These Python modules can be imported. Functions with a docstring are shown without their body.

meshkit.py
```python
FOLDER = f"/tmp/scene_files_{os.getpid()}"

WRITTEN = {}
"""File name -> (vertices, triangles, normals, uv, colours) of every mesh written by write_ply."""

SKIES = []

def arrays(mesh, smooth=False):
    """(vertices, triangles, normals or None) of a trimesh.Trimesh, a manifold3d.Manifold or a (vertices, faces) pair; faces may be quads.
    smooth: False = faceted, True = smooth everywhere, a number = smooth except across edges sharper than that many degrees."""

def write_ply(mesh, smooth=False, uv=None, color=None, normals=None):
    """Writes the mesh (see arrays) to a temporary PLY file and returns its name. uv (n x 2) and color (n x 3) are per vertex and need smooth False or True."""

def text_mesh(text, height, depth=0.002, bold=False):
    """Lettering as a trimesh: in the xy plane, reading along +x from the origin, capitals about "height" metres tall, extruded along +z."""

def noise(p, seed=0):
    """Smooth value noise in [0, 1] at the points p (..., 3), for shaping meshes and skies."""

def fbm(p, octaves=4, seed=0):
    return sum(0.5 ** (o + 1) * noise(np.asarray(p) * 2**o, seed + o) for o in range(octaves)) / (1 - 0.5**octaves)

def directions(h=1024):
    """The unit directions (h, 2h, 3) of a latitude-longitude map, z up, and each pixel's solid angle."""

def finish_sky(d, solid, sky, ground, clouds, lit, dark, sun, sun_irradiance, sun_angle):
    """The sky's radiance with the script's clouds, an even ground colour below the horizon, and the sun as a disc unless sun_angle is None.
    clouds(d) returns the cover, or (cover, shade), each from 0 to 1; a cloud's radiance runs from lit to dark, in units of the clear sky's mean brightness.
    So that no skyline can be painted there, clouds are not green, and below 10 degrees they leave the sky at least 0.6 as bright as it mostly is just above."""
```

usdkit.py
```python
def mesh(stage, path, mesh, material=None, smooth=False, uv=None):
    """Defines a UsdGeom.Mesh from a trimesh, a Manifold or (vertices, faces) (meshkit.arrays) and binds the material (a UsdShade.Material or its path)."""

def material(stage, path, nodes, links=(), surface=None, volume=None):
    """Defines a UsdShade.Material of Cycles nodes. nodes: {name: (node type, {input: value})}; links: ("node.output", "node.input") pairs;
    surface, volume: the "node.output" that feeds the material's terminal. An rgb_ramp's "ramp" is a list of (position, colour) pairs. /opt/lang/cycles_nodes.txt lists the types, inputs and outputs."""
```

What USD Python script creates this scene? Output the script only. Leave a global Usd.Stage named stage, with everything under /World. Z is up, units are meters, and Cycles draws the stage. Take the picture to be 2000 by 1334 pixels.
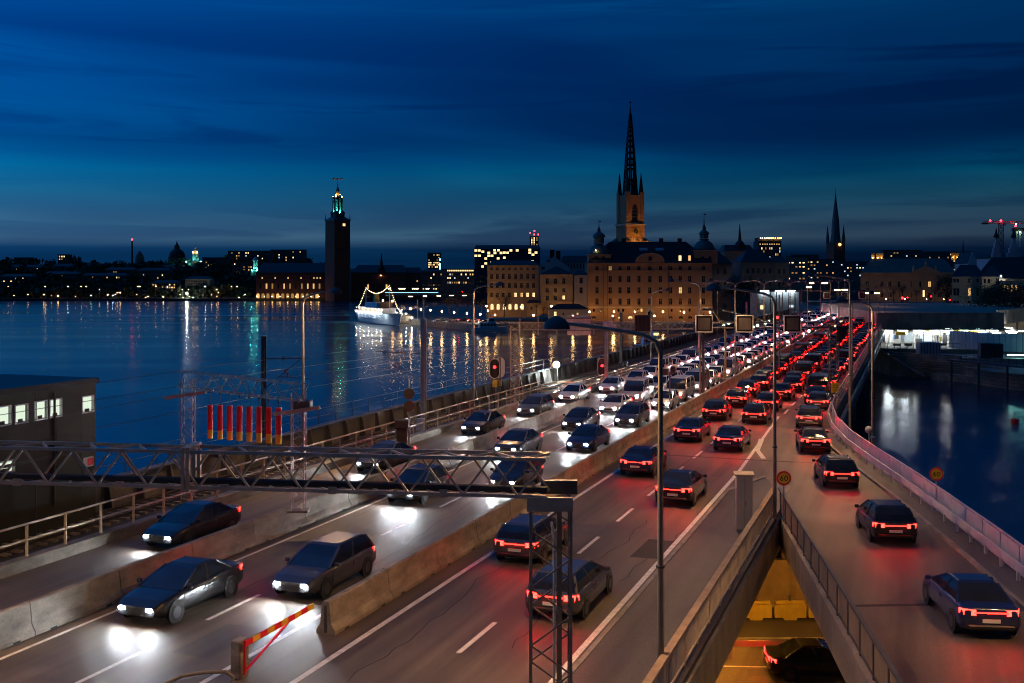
import math, random
import numpy as np, trimesh, usdkit, meshkit
from shapely.geometry import Polygon, box as sbox
from pxr import Usd, UsdGeom, UsdLux, UsdShade, Gf, Sdf

# ------------------------------------------------------------------ camera, sky, sun
stage = Usd.Stage.CreateInMemory()
UsdGeom.SetStageUpAxis(stage, 'Z')
WORLD = UsdGeom.Xform.Define(stage, '/World')
stage.SetDefaultPrim(WORLD.GetPrim())
F, VH, ZC = 2100.0, 545.0, 20.0          # focal length and horizon row for a 2000 px wide picture, eye height above the water
cam = UsdGeom.Camera.Define(stage, '/World/camera')
cam.CreateFocalLengthAttr(37.8); cam.CreateHorizontalApertureAttr(36.0); cam.CreateVerticalApertureAttr(24.012)
cam.CreateVerticalApertureOffsetAttr(-2.196); cam.CreateClippingRangeAttr((0.5, 20000.0)); cam.CreateExposureAttr(0.0)
cam.AddTranslateOp().Set((0, 0, ZC)); cam.AddRotateXOp().Set(90)

SUN_ROT, SUN_EL = -1.1, -0.035
usdkit.material(stage, '/World/Looks/sky', {
    'tc': ('texture_coordinate', {}),
    'sep': ('separate_xyz', {}),
    'low': ('combine_xyz', {'z': 0.2}),
    'sky': ('sky_texture', {'sky_type': 'single_scattering', 'sun_disc': False, 'sun_elevation': SUN_EL, 'sun_rotation': SUN_ROT, 'ozone_density': 3.0}),
    'grad': ('rgb_ramp', {'ramp': [(0.0, (0.61, 3.68, 3.92)), (0.055, (0.73, 4.41, 4.41)), (0.072, (1.47, 5.63, 5.39)), (0.098, (17.5, 19.6, 11.0)), (0.15, (13.5, 22.5, 13.0)), (0.2, (5.88, 26.95, 15.68)), (0.25, (0.25, 26.95, 18.13)), (0.285, (0.00, 18.62, 16.17)), (0.33, (0.00, 10.29, 12.01)), (0.45, (0.00, 8.82, 12.01)), (0.55, (0.00, 10.29, 13.72)), (0.66, (0.00, 18.13, 20.09)), (1.0, (0.00, 11.27, 13.72))]}),
    'gam': ('gamma', {'gamma': 1.5}),
    'zs': ('math', {'math_type': 'multiply', 'value2': 2.6}),
    'zn': ('math', {'math_type': 'multiply_add', 'value2': 0.045}), 'zo': ('math', {'math_type': 'subtract', 'value2': 0.0225, 'use_clamp': True}),
    'mul': ('mix_color', {'blend_type': 'multiply', 'fac': 1.0, 'use_clamp': False}),
    'map1': ('mapping', {'scale': (2.0, 2.0, 30.0), 'location': (3.1, 0.4, 2.3)}),
    'n1': ('noise_texture', {'scale': 1.0, 'detail': 6.0, 'roughness': 0.55, 'distortion': 0.8}),
    'c1': ('map_range', {'from_min': 0.44, 'from_max': 0.62, 'to_min': 0.0, 'to_max': 1.0, 'range_type': 'smoothstep', 'clamp': True}),
    'map2': ('mapping', {'scale': (0.9, 0.9, 9.0), 'location': (7.7, 2.0, 5.0)}),
    'n2': ('noise_texture', {'scale': 1.0, 'detail': 3.0, 'roughness': 0.55, 'distortion': 0.3}),
    'c2': ('map_range', {'from_min': 0.45, 'from_max': 0.62, 'to_min': 0.0, 'to_max': 1.0, 'range_type': 'smoothstep', 'clamp': True}),
    'cc': ('math', {'math_type': 'maximum'}),
    'ccs': ('math', {'math_type': 'multiply', 'value2': 0.9}),
    'dark': ('mix_color', {'blend_type': 'multiply', 'fac': 1.0, 'b': (0.4, 0.46, 0.62), 'use_clamp': False}),
    'mix': ('mix_color', {'blend_type': 'mix', 'use_clamp': False}),
    'bg': ('background_shader', {'strength': 0.15}),
}, [('tc.generated', 'sep.vector'), ('sep.x', 'low.x'), ('sep.y', 'low.y'), ('low.vector', 'sky.vector'), ('sep.z', 'zs.value1'), ('n1.fac', 'zn.value1'), ('zs.value', 'zn.value3'), ('zn.value', 'zo.value1'), ('zo.value', 'grad.fac'),
    ('sky.color', 'gam.color'), ('gam.color', 'mul.a'), ('grad.color', 'mul.b'), ('tc.generated', 'map1.vector'), ('map1.vector', 'n1.vector'), ('n1.fac', 'c1.value'),
    ('tc.generated', 'map2.vector'), ('map2.vector', 'n2.vector'), ('n2.fac', 'c2.value'), ('c1.result', 'cc.value1'), ('c2.result', 'cc.value2'), ('cc.value', 'ccs.value1'), ('ccs.value', 'mix.fac'),
    ('mul.result', 'mix.a'), ('mul.result', 'dark.a'), ('dark.result', 'mix.b'), ('mix.result', 'bg.color')], surface='bg.background')
dome = UsdLux.DomeLight.Define(stage, '/World/sky')
UsdShade.MaterialBindingAPI.Apply(dome.GetPrim()).Bind(UsdShade.Material.Get(stage, '/World/Looks/sky'))
sun = UsdLux.DistantLight.Define(stage, '/World/afterglow')
sun.CreateNormalizeAttr(True); sun.CreateIntensityAttr(0.004); sun.CreateAngleAttr(20.0); sun.CreateColorAttr((0.75, 0.85, 1.0))
sun.AddRotateZOp().Set(-math.degrees(SUN_ROT)); sun.AddRotateXOp().Set(-86.0)   # -z points away from the afterglow in the west

# ------------------------------------------------------------------ naming helpers
NAMES = {}
def unique(parent, name):
    k = (parent, name)
    NAMES[k] = NAMES.get(k, -1) + 1
    return f'{parent}/{name}' + (f'_{NAMES[k]:03d}' if NAMES[k] else '')

def tag(prim, label=None, cat=None, group=None, kind=None):
    prim = prim.GetPrim() if hasattr(prim, 'GetPrim') else prim
    for k, v in (('label', label), ('category', cat), ('group', group), ('kind', kind)):
        if v: prim.SetCustomDataByKey(k, v)
    return prim

def place(x, loc, rz):
    x.AddTranslateOp().Set(tuple(map(float, loc))); x.AddRotateZOp().Set(float(rz))

def thing(name, label, cat, loc=(0, 0, 0), rz=0.0, group=None, kind=None):
    x = UsdGeom.Xform.Define(stage, unique('/World', name))
    place(x, loc, rz)
    tag(x, label, cat, group, kind)
    return str(x.GetPath())

def part(parent, name, mesh, m, smooth=False, label=None):
    p = usdkit.mesh(stage, unique(parent, name), mesh, m, smooth)
    if label: tag(p, label)
    return str(p.GetPath())

def solo(name, mesh, m, label=None, cat=None, group=None, kind=None, smooth=False):
    p = usdkit.mesh(stage, unique('/World', name), mesh, m, smooth)
    tag(p, label, cat, group, kind)
    return str(p.GetPath())

def struct(name, mesh, m, smooth=False):
    return solo(name, mesh, m, kind='structure', smooth=smooth)

def copy_of(src, loc, rz, label, group=None, cat=None):
    base = src.rsplit('/', 1)[1]
    b = base.rsplit('_', 1)
    base = b[0] if len(b) == 2 and b[1].isdigit() and len(b[1]) == 3 else base
    x = UsdGeom.Xform.Define(stage, unique('/World', base))
    x.GetPrim().GetReferences().AddInternalReference(src)
    x.GetPrim().SetInstanceable(True)
    x.ClearXformOpOrder()
    x.AddTranslateOp().Set(tuple(map(float, loc))); x.AddRotateZOp().Set(float(rz))
    x.SetXformOpOrder([UsdGeom.XformOp(a) for a in (x.GetPrim().GetAttribute('xformOp:translate'), x.GetPrim().GetAttribute('xformOp:rotateZ'))])
    was = stage.GetPrimAtPath(src).GetCustomData()
    tag(x, label, cat or was.get('category'), group or was.get('group'))
    return str(x.GetPath())

# ------------------------------------------------------------------ materials
def M(name, col, rough=0.6, metal=0.0, var=0.2, scale=1.0, bump=0.0, bscale=30.0, spec=0.4, stretch=(1, 1, 1), fine=0.0, coat=0.0):
    nodes = {'geo': ('geometry', {}), 'map': ('mapping', {'scale': stretch}),
             'n': ('noise_texture', {'scale': scale, 'detail': 5.0, 'roughness': 0.6}),
             'r': ('rgb_ramp', {'ramp': [(0.25, [c * (1 - var) for c in col]), (0.75, [c * (1 + var) for c in col])]}),
             'p': ('principled_bsdf', {'roughness': rough, 'metallic': metal, 'specular_ior_level': spec, 'coat_weight': coat})}
    links = [('geo.position', 'map.vector'), ('map.vector', 'n.vector'), ('n.fac', 'r.fac')]
    last = 'r.color'
    if fine:
        nodes['fn'] = ('noise_texture', {'scale': bscale, 'detail': 2.0})
        nodes['fr'] = ('rgb_ramp', {'ramp': [(0.3, [1 - fine] * 3), (0.7, [1 + fine] * 3)]})
        nodes['fm'] = ('mix_color', {'blend_type': 'multiply', 'fac': 1.0, 'use_clamp': False})
        links += [('geo.position', 'fn.vector'), ('fn.fac', 'fr.fac'), (last, 'fm.a'), ('fr.color', 'fm.b')]
        last = 'fm.result'
    links.append((last, 'p.base_color'))
    if bump:
        nodes['bn'] = ('noise_texture', {'scale': bscale, 'detail': 3.0})
        nodes['b'] = ('bump', {'strength': bump, 'distance': 0.02})
        links += [('geo.position', 'bn.vector'), ('bn.fac', 'b.height'), ('b.normal', 'p.normal')]
    return usdkit.material(stage, '/World/Looks/' + name, nodes, links, surface='p.BSDF')

def E(name, col, s):
    return usdkit.material(stage, '/World/Looks/' + name, {'e': ('emission', {'color': col, 'strength': s})}, surface='e.emission')

def asphalt(name, col):
    # worn wheel tracks run along the road, fine aggregate grain, damp-looking sheen that varies
    return usdkit.material(stage, '/World/Looks/' + name, {
        'geo': ('geometry', {}), 'map': ('mapping', {'rotation': (0, 0, math.radians(20.304)), 'scale': (1, 1, 1)}),
        'st': ('mapping', {'scale': (0.9, 0.02, 1)}),
        'n1': ('noise_texture', {'scale': 1.6, 'detail': 4.0}), 'n2': ('noise_texture', {'scale': 0.35, 'detail': 5.0}), 'n3': ('noise_texture', {'scale': 26.0, 'detail': 3.0, 'roughness': 0.8}),
        'r1': ('rgb_ramp', {'ramp': [(0.3, [c * 0.58 for c in col]), (0.7, [c * 1.4 for c in col])]}),
        'r2': ('rgb_ramp', {'ramp': [(0.3, (0.68,) * 3), (0.7, (1.28,) * 3)]}), 'r3': ('rgb_ramp', {'ramp': [(0.3, (0.4,) * 3), (0.5, (1.0,) * 3), (0.72, (2.0,) * 3)]}),
        'm1': ('mix_color', {'blend_type': 'multiply', 'fac': 1.0, 'use_clamp': False}), 'm2': ('mix_color', {'blend_type': 'multiply', 'fac': 1.0, 'use_clamp': False}),
        'rr': ('map_range', {'from_min': 0.3, 'from_max': 0.7, 'to_min': 0.48, 'to_max': 0.66}),
        'b': ('bump', {'strength': 0.35, 'distance': 0.01}),
        'p': ('principled_bsdf', {'specular_ior_level': 0.5}),
    }, [('geo.position', 'map.vector'), ('map.vector', 'st.vector'), ('st.vector', 'n1.vector'), ('geo.position', 'n2.vector'), ('geo.position', 'n3.vector'), ('n1.fac', 'r1.fac'), ('n2.fac', 'r2.fac'), ('n3.fac', 'r3.fac'),
        ('r1.color', 'm1.a'), ('r2.color', 'm1.b'), ('m1.result', 'm2.a'), ('r3.color', 'm2.b'), ('m2.result', 'p.base_color'), ('n2.fac', 'rr.value'), ('rr.result', 'p.roughness'),
        ('n3.fac', 'b.height'), ('b.normal', 'p.normal')], surface='p.BSDF')

ASPHALT = asphalt('asphalt', (0.088, 0.067, 0.051))
ASPHALT2 = asphalt('walkway_asphalt', (0.055, 0.048, 0.044))
CONC = M('concrete', (0.21, 0.185, 0.155), 0.78, var=0.55, scale=0.9, bump=0.25, bscale=18, fine=0.12, stretch=(1, 1, 2.2))
CONC2 = M('weathered_concrete', (0.22, 0.18, 0.14), 0.8, var=0.45, scale=0.6, bump=0.25, bscale=12, fine=0.15, stretch=(1, 1, 0.4))
STONE = M('quay_stone', (0.24, 0.20, 0.16), 0.8, var=0.4, scale=0.5, bump=0.3, bscale=3.0, fine=0.2)
PAVE = M('quay_paving', (0.13, 0.115, 0.10), 0.75, var=0.3, scale=0.25, fine=0.15, bscale=4.0)
PAINT = M('road_paint', (0.62, 0.60, 0.56), 0.6, var=0.25, scale=3.0, fine=0.2, bscale=14)
STEEL = M('galvanised_steel', (0.36, 0.35, 0.33), 0.45, 0.6, var=0.2, scale=4.0)
STEELD = M('dark_steel', (0.07, 0.068, 0.066), 0.5, 0.3, var=0.3, scale=2.0)
POSTM = M('lamp_post_metal', (0.22, 0.19, 0.15), 0.45, 0.4, var=0.25, scale=3.0)
GIRD = M('girder_paint', (0.12, 0.115, 0.11), 0.6, 0.1, var=0.35, scale=0.8, stretch=(1, 1, 0.3))
RAILP = M('beige_rail_paint', (0.46, 0.37, 0.26), 0.55, 0.1, var=0.25, scale=2.5)
WHITEM = M('pale_guardrail', (0.5, 0.5, 0.5), 0.45, 0.3, var=0.18, scale=2.0)
BLACK = M('black_rubber', (0.018, 0.018, 0.018), 0.7, var=0.2)
DARK = M('dark_casing', (0.025, 0.025, 0.027), 0.5, var=0.2)
RUST = M('rail_steel', (0.13, 0.10, 0.085), 0.35, 0.7, var=0.3, scale=1.5)
BALL = M('ballast', (0.06, 0.053, 0.047), 0.9, var=0.5, scale=4.0, bump=0.6, bscale=10.0)
RED = M('red_paint', (0.78, 0.015, 0.02), 0.4, var=0.12, scale=3.0)
YEL = M('yellow_paint', (0.85, 0.50, 0.03), 0.4, var=0.12, scale=3.0)
YEL2 = M('dull_yellow_paint', (0.42, 0.31, 0.05), 0.5, var=0.2, scale=3.0)
BLACKP = M('black_paint', (0.012, 0.012, 0.012), 0.4)
BEIGE = M('beige_cabinet_paint', (0.42, 0.38, 0.31), 0.5, 0.1, var=0.12, scale=2.0, stretch=(1, 1, 0.3))
WOOD = M('bleached_timber', (0.28, 0.19, 0.12), 0.7, var=0.35, scale=2.0, stretch=(1, 1, 6))
PANEL = M('panel_tan', (0.22, 0.16, 0.10), 0.65, var=0.3, scale=1.2)
PLATE = M('sign_panel_white', (0.55, 0.53, 0.50), 0.5, var=0.12)
ROOF = M('black_sheet_roof', (0.018, 0.018, 0.02), 0.55, 0.2, var=0.3, scale=0.4)
ROOFG = M('green_copper', (0.06, 0.11, 0.10), 0.5, 0.2, var=0.3, scale=0.5)
PANE = M('dark_window_glass', (0.012, 0.014, 0.018), 0.12, spec=0.6, var=0.1)
FRAME = M('window_frame_paint', (0.25, 0.22, 0.18), 0.6)
BARK = M('bark', (0.05, 0.035, 0.025), 0.85, var=0.3)

def wall(name, col, scale=0.25):
    return M(name, col, 0.85, var=0.16, scale=scale, fine=0.06, bscale=2.0)
OCHRE = wall('ochre_plaster', (0.46, 0.31, 0.15)); ORANGE = wall('orange_plaster', (0.45, 0.24, 0.11)); WHITEW = wall('white_plaster', (0.52, 0.47, 0.45)); PINKW = wall('pale_base_stone', (0.46, 0.39, 0.30))
GREYW = wall('grey_plaster', (0.22, 0.17, 0.13)); BRICK = wall('dark_red_brick', (0.17, 0.075, 0.05)); BRICK2 = wall('church_brick', (0.36, 0.19, 0.09)); DARKW = wall('dark_modern_cladding', (0.05, 0.05, 0.055)); MIDW = wall('dim_city_plaster', (0.15, 0.12, 0.10))
TANW = wall('tan_stone', (0.34, 0.25, 0.17)); PALACEW = wall('palace_sandstone', (0.40, 0.25, 0.13)); SHEET = wall('grey_corrugated', (0.33, 0.36, 0.38))

SODIUM = E('sodium_lamp', (1.0, 0.56, 0.23), 4200.0)
SODIUMF = E('far_sodium_street_lamp', (1.0, 0.55, 0.24), 1300.0)
SODIUMB = E('orange_underpass_lamp', (1.0, 0.42, 0.05), 1150.0)
GLOBE = E('warm_globe', (1.0, 0.55, 0.20), 85.0)
GLOBEF = E('far_warm_globe', (1.0, 0.56, 0.20), 32.0)
GREENF = E('far_green_lamp', (0.4, 1.0, 0.45), 30.0)
COOLF = E('far_cool_lamp', (0.7, 0.85, 1.0), 60.0)
SODF = E('far_sodium_lamp', (1.0, 0.36, 0.10), 70.0)
WIND = E('dim_lit_window', (1.0, 0.55, 0.18), 0.32)
COOL = E('cool_tube', (0.80, 0.93, 1.0), 60.0)
COOLW = E('station_tube', (0.82, 0.95, 1.0), 95.0)
WIN = E('lit_window', (1.0, 0.58, 0.20), 0.9)
WINB = E('bright_lit_window', (1.0, 0.68, 0.30), 1.7)
WINW = E('office_window', (0.86, 1.0, 0.80), 0.9)
WINC = E('cool_lit_window', (0.65, 0.85, 1.0), 0.9)
REDL = E('red_signal', (1.0, 0.01, 0.012), 14.0)
REDFAR = E('red_beacon', (1.0, 0.02, 0.03), 14.0)
GREENL = E('green_lamp', (0.55, 1.0, 0.55), 40.0)
TAIL = E('tail_lamp', (1.0, 0.003, 0.002), 110.0)
TAILB = E('tail_light_bar', (1.0, 0.006, 0.004), 30.0)
AMBER = E('amber_indicator', (1.0, 0.30, 0.01), 40.0)
HEAD = E('head_lamp', (0.86, 0.94, 1.0), 1700.0)
DRL = E('day_running_lamp', (0.75, 0.9, 1.0), 90.0)
STRING = E('fairy_lamp', (1.0, 0.62, 0.26), 16.0)
CHURCHL = E('church_flood', (1.0, 0.46, 0.09), 1000.0)
SHIPL = E('ship_flood', (0.80, 0.95, 1.0), 700.0)
TEAL = E('teal_flood', (0.12, 1.0, 0.78), 420.0)
FLOOD = E('white_flood', (0.9, 1.0, 0.97), 420.0)
ORANGEL = E('orange_flood', (1.0, 0.5, 0.12), 40.0)

# ------------------------------------------------------------------ geometry helpers
def cat(ms):
    vs, fs, n = [], [], 0
    for v, f in ms:
        f = np.asarray(f)
        if f.shape[1] == 4: f = np.vstack([f[:, [0, 1, 2]], f[:, [0, 2, 3]]])
        vs.append(np.asarray(v, float)); fs.append(f + n); n += len(v)
    return np.vstack(vs), np.vstack(fs)
BF = np.array([[0, 3, 2, 1], [4, 5, 6, 7], [0, 1, 5, 4], [1, 2, 6, 5], [2, 3, 7, 6], [3, 0, 4, 7]])
def bx(x0, x1, y0, y1, z0, z1):
    return np.array([[x0, y0, z0], [x1, y0, z0], [x1, y1, z0], [x0, y1, z0], [x0, y0, z1], [x1, y0, z1], [x1, y1, z1], [x0, y1, z1]], float), BF
def bev(x0, x1, y0, y1, z0, z1, b=0.02):
    """Box with chamfered edges."""
    b = min(b, (x1 - x0) * .45, (y1 - y0) * .45, (z1 - z0) * .45)
    pts = []
    for x, sx in ((x0, 1), (x1, -1)):
        for y, sy in ((y0, 1), (y1, -1)):
            for z, sz in ((z0, 1), (z1, -1)):
                pts += [(x + sx * b, y + sy * b, z), (x + sx * b, y, z + sz * b), (x, y + sy * b, z + sz * b)]
    h = trimesh.convex.convex_hull(np.array(pts))
    return np.array(h.vertices), np.array(h.faces)
def hull(pts):
    h = trimesh.convex.convex_hull(np.array(pts, float))
    return np.array(h.vertices), np.array(h.faces)
def frame_of(d):
    d = d / np.linalg.norm(d)
    a = np.cross(d, [0, 0, 1.0])
    if np.linalg.norm(a) < 1e-6: a = np.array([1.0, 0, 0])
    a = a / np.linalg.norm(a)
    return a, np.cross(a, d)
def tube(p, r, n=8, caps=True):
    """Tube along the points p; r one radius or one per point."""
    p = np.asarray(p, float); k = len(p)
    r = np.broadcast_to(np.asarray(r, float), (k,))
    a0, b0 = frame_of(p[-1] - p[0] if k == 2 else p[1] - p[0])
    vs = []
    for i in range(k):
        d = p[min(i + 1, k - 1)] - p[max(i - 1, 0)]
        d = d / np.linalg.norm(d)
        a = a0 - d * (a0 @ d); a /= np.linalg.norm(a); b = np.cross(a, d); a0 = a
        for j in range(n):
            t = 2 * math.pi * j / n
            vs.append(p[i] + r[i] * (math.cos(t) * a + math.sin(t) * b))
    fs = []
    for i in range(k - 1):
        for j in range(n):
            q = (j + 1) % n
            fs.append([i * n + j, i * n + q, (i + 1) * n + q, (i + 1) * n + j])
    fs = np.array(fs); tri = np.vstack([fs[:, [0, 1, 2]], fs[:, [0, 2, 3]]])
    if caps:
        c = [[0, j + 1, j] for j in range(1, n - 1)] + [[(k - 1) * n, (k - 1) * n + j, (k - 1) * n + j + 1] for j in range(1, n - 1)]
        tri = np.vstack([tri, c])
    tri = tri[:, ::-1]
    return np.array(vs), tri
def bar(p0, p1, w, h=None):
    """Square bar from p0 to p1."""
    h = h or w
    p0, p1 = np.asarray(p0, float), np.asarray(p1, float)
    a, b = frame_of(p1 - p0)
    vs = [p + sx * a * w / 2 + sy * b * h / 2 for p in (p0, p1) for sx, sy in ((-1, -1), (1, -1), (1, 1), (-1, 1))]
    v, f = np.array(vs), BF
    t = trimesh.Trimesh(*cat([(v, f)]), process=False)
    if t.volume < 0: f = np.array(f)[:, ::-1]
    return v, f
def lathe(prof, n=16, sx=1.0, sy=1.0, at=(0, 0, 0), sq=0.0):
    """Revolve (r, z) pairs, bottom to top."""
    vs = []
    for r, z in prof:
        for j in range(n):
            t = 2 * math.pi * (j + 0.5) / n
            vs.append((at[0] + sx * r * math.cos(t), at[1] + sy * r * math.sin(t), at[2] + z))
    fs = []
    for i in range(len(prof) - 1):
        for j in range(n):
            q = (j + 1) % n
            fs.append([i * n + j, i * n + q, (i + 1) * n + q, (i + 1) * n + j])
    fs = np.array(fs); fs = np.vstack([fs[:, [0, 1, 2]], fs[:, [0, 2, 3]]])
    k = (len(prof) - 1) * n
    fs = np.vstack([fs, [[0, j + 1, j] for j in range(1, n - 1)], [[k, k + j, k + j + 1] for j in range(1, n - 1)]])
    return np.array(vs), fs
def ball(c, r, sub=1):
    s = trimesh.creation.icosphere(sub, r)
    return np.array(s.vertices) + np.asarray(c, float), np.array(s.faces)
def sheet(pts, z):
    """Flat polygon at height z, facing up."""
    v, f = trimesh.creation.triangulate_polygon(Polygon(pts), engine='earcut')
    v3 = np.column_stack([v, np.full(len(v), z)])
    n = np.cross(v3[f[:, 1]] - v3[f[:, 0]], v3[f[:, 2]] - v3[f[:, 0]])[:, 2]
    f = np.where(n[:, None] < 0, f[:, ::-1], f)
    return v3, f
def slab(pts, z0, z1):
    m = trimesh.creation.extrude_polygon(Polygon(pts), z1 - z0, engine='earcut')
    return np.array(m.vertices) + [0, 0, z0], np.array(m.faces)
def prism(poly, y0, y1):
    """Shapely polygon in (x, z), extruded from y0 to y1."""
    m = trimesh.creation.extrude_polygon(poly, y1 - y0, engine='earcut')
    v = np.array(m.vertices)
    return np.column_stack([v[:, 0], y1 - v[:, 2], v[:, 1]]), np.array(m.faces)
def loft(rings, close=True):
    """Rings of equally many points."""
    n = len(rings[0]); vs = np.vstack(rings); fs = []
    for i in range(len(rings) - 1):
        for j in range(n):
            q = (j + 1) % n
            fs.append([i * n + j, i * n + q, (i + 1) * n + q, (i + 1) * n + j])
    fs = np.array(fs); fs = np.vstack([fs[:, [0, 1, 2]], fs[:, [0, 2, 3]]])
    if close:
        k = (len(rings) - 1) * n
        fs = np.vstack([fs, [[0, j + 1, j] for j in range(1, n - 1)], [[k, k + j, k + j + 1] for j in range(1, n - 1)]])
    t = trimesh.Trimesh(vs, fs, process=False)
    return vs, (fs[:, ::-1] if t.volume < 0 else fs)
def at(u, v, Y):
    return np.array([(u - 1000) * Y / F, Y, ZC - (v - VH) * Y / F])
def on(u, v, z):
    return at(u, v, (ZC - z) * F / (v - VH))
ALONG, ACROSS = np.array([0.3470, 0.9379]), np.array([0.9379, -0.3470])
RZ = -20.304
def R(s, t, z=0.0):
    p = s * ALONG + t * ACROSS
    return np.array([p[0], p[1], z])
ZR = 9.0                                 # road surface above the water
TENS = {2: 'twent', 3: 'thirt', 4: 'fort', 5: 'fift', 6: 'sixt', 7: 'sevent', 8: 'eight', 9: 'ninet'}
ORD = ['first', 'second', 'third', 'fourth', 'fifth', 'sixth', 'seventh', 'eighth', 'ninth', 'tenth', 'eleventh', 'twelfth', 'thirteenth', 'fourteenth', 'fifteenth', 'sixteenth', 'seventeenth', 'eighteenth', 'nineteenth']
for n_ in range(20, 100):
    ORD.append(TENS[n_ // 10] + ('ieth' if n_ % 10 == 0 else 'y-' + ORD[n_ % 10 - 1]))
rng = random.Random(11)

# ------------------------------------------------------------------ setting: water, land, hills
usdkit.material(stage, '/World/Looks/water', {
    'geo': ('geometry', {}),
    'mp2': ('mapping', {'scale': (0.004, 0.022, 1.0), 'location': (3.0, 1.2, 0.0)}), 'n2': ('noise_texture', {'scale': 1.0, 'detail': 4.0, 'distortion': 0.5}),
    'rr': ('map_range', {'from_min': 0.32, 'from_max': 0.68, 'to_min': 0.11, 'to_max': 0.23}),
    'p': ('principled_bsdf', {'base_color': (0.002, 0.010, 0.026), 'ior': 1.333, 'specular_ior_level': 0.5}),
}, [('geo.position', 'mp2.vector'), ('mp2.vector', 'n2.vector'), ('n2.fac', 'rr.value'), ('rr.result', 'p.roughness'),], surface='p.BSDF')
WATER = UsdShade.Material.Get(stage, '/World/Looks/water')
struct('water', sheet([(-6000, -300), (6000, -300), (6000, 9000), (-6000, 9000)], 0.0), WATER)
GROUND = M('dark_ground', (0.05, 0.045, 0.04), 0.9, var=0.3, scale=0.05)
HILL = M('wooded_hill', (0.022, 0.022, 0.018), 0.95, var=0.5, scale=0.05)
struct('north_shore', slab([(-3000, 985), (3000, 985), (3000, 6000), (-3000, 6000)], -1, 2.4), GROUND)
ISLAND = [(-45, 477), (-14.7, 412), (12.4, 431), (68, 420), (150, 418), (150, 740), (-50, 740), (-62, 600), (-50, 520)]
struct('island_quay', slab(ISLAND, -1, 2.25), STONE)
struct('island_paving', slab(list(np.array(Polygon(ISLAND).buffer(-0.7).exterior.coords)[:-1]), 2.25, 2.4), PAVE)
OLDTOWN = [(84, 285), (78, 222), (88.5, 212), (300, 165), (900, 165), (900, 900), (150.5, 900), (150.5, 300)]
struct('old_town_ground', slab(OLDTOWN, -1, 4.4), STONE)
struct('south_quay', slab([(-80, -80), (24, -80), (24, 60.5), (-80, 60.5)], -1, 2.55), GROUND)
def hills(name, us, vs, Y0, Y1, seed):
    n, m = 90, 8
    grid = []
    for i in range(n + 1):
        u = us[0] + (us[-1] - us[0]) * i / n
        vtop = np.interp(u, us, vs)
        for j in range(m + 1):
            k = j / m
            Y = Y0 + (Y1 - Y0) * k
            ztop = ZC - (vtop - VH) * Y1 / F
            X = (u - 1000) / F * Y
            bump = (meshkit.noise(np.array([X * 0.02, Y * 0.02, seed])) - 0.5) * 7 * (0.3 + k)
            grid.append((X, Y, 2.0 + max(0.0, (ztop - 2.0) * (k ** 0.8) + (bump if 0 < j else 0))))
    fs = [[i * (m + 1) + j, (i + 1) * (m + 1) + j, (i + 1) * (m + 1) + j + 1, i * (m + 1) + j + 1] for i in range(n) for j in range(m)]
    return np.array(grid), np.array(fs)
struct('hills', hills('hills', [-500, -150, 0, 60, 140, 220, 300, 340, 400, 450, 520, 600, 660, 800], [520, 516, 515, 517, 515, 522, 520, 516, 517, 510, 511, 513, 522, 530], 1040, 1500, 2), HILL, smooth=True)
struct('hills', hills('hills', [700, 800, 900, 1100, 1300, 1500, 1700, 1900, 2100, 2500], [535, 528, 530, 528, 520, 515, 508, 503, 505, 500], 1250, 1900, 5), HILL, smooth=True)

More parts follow.
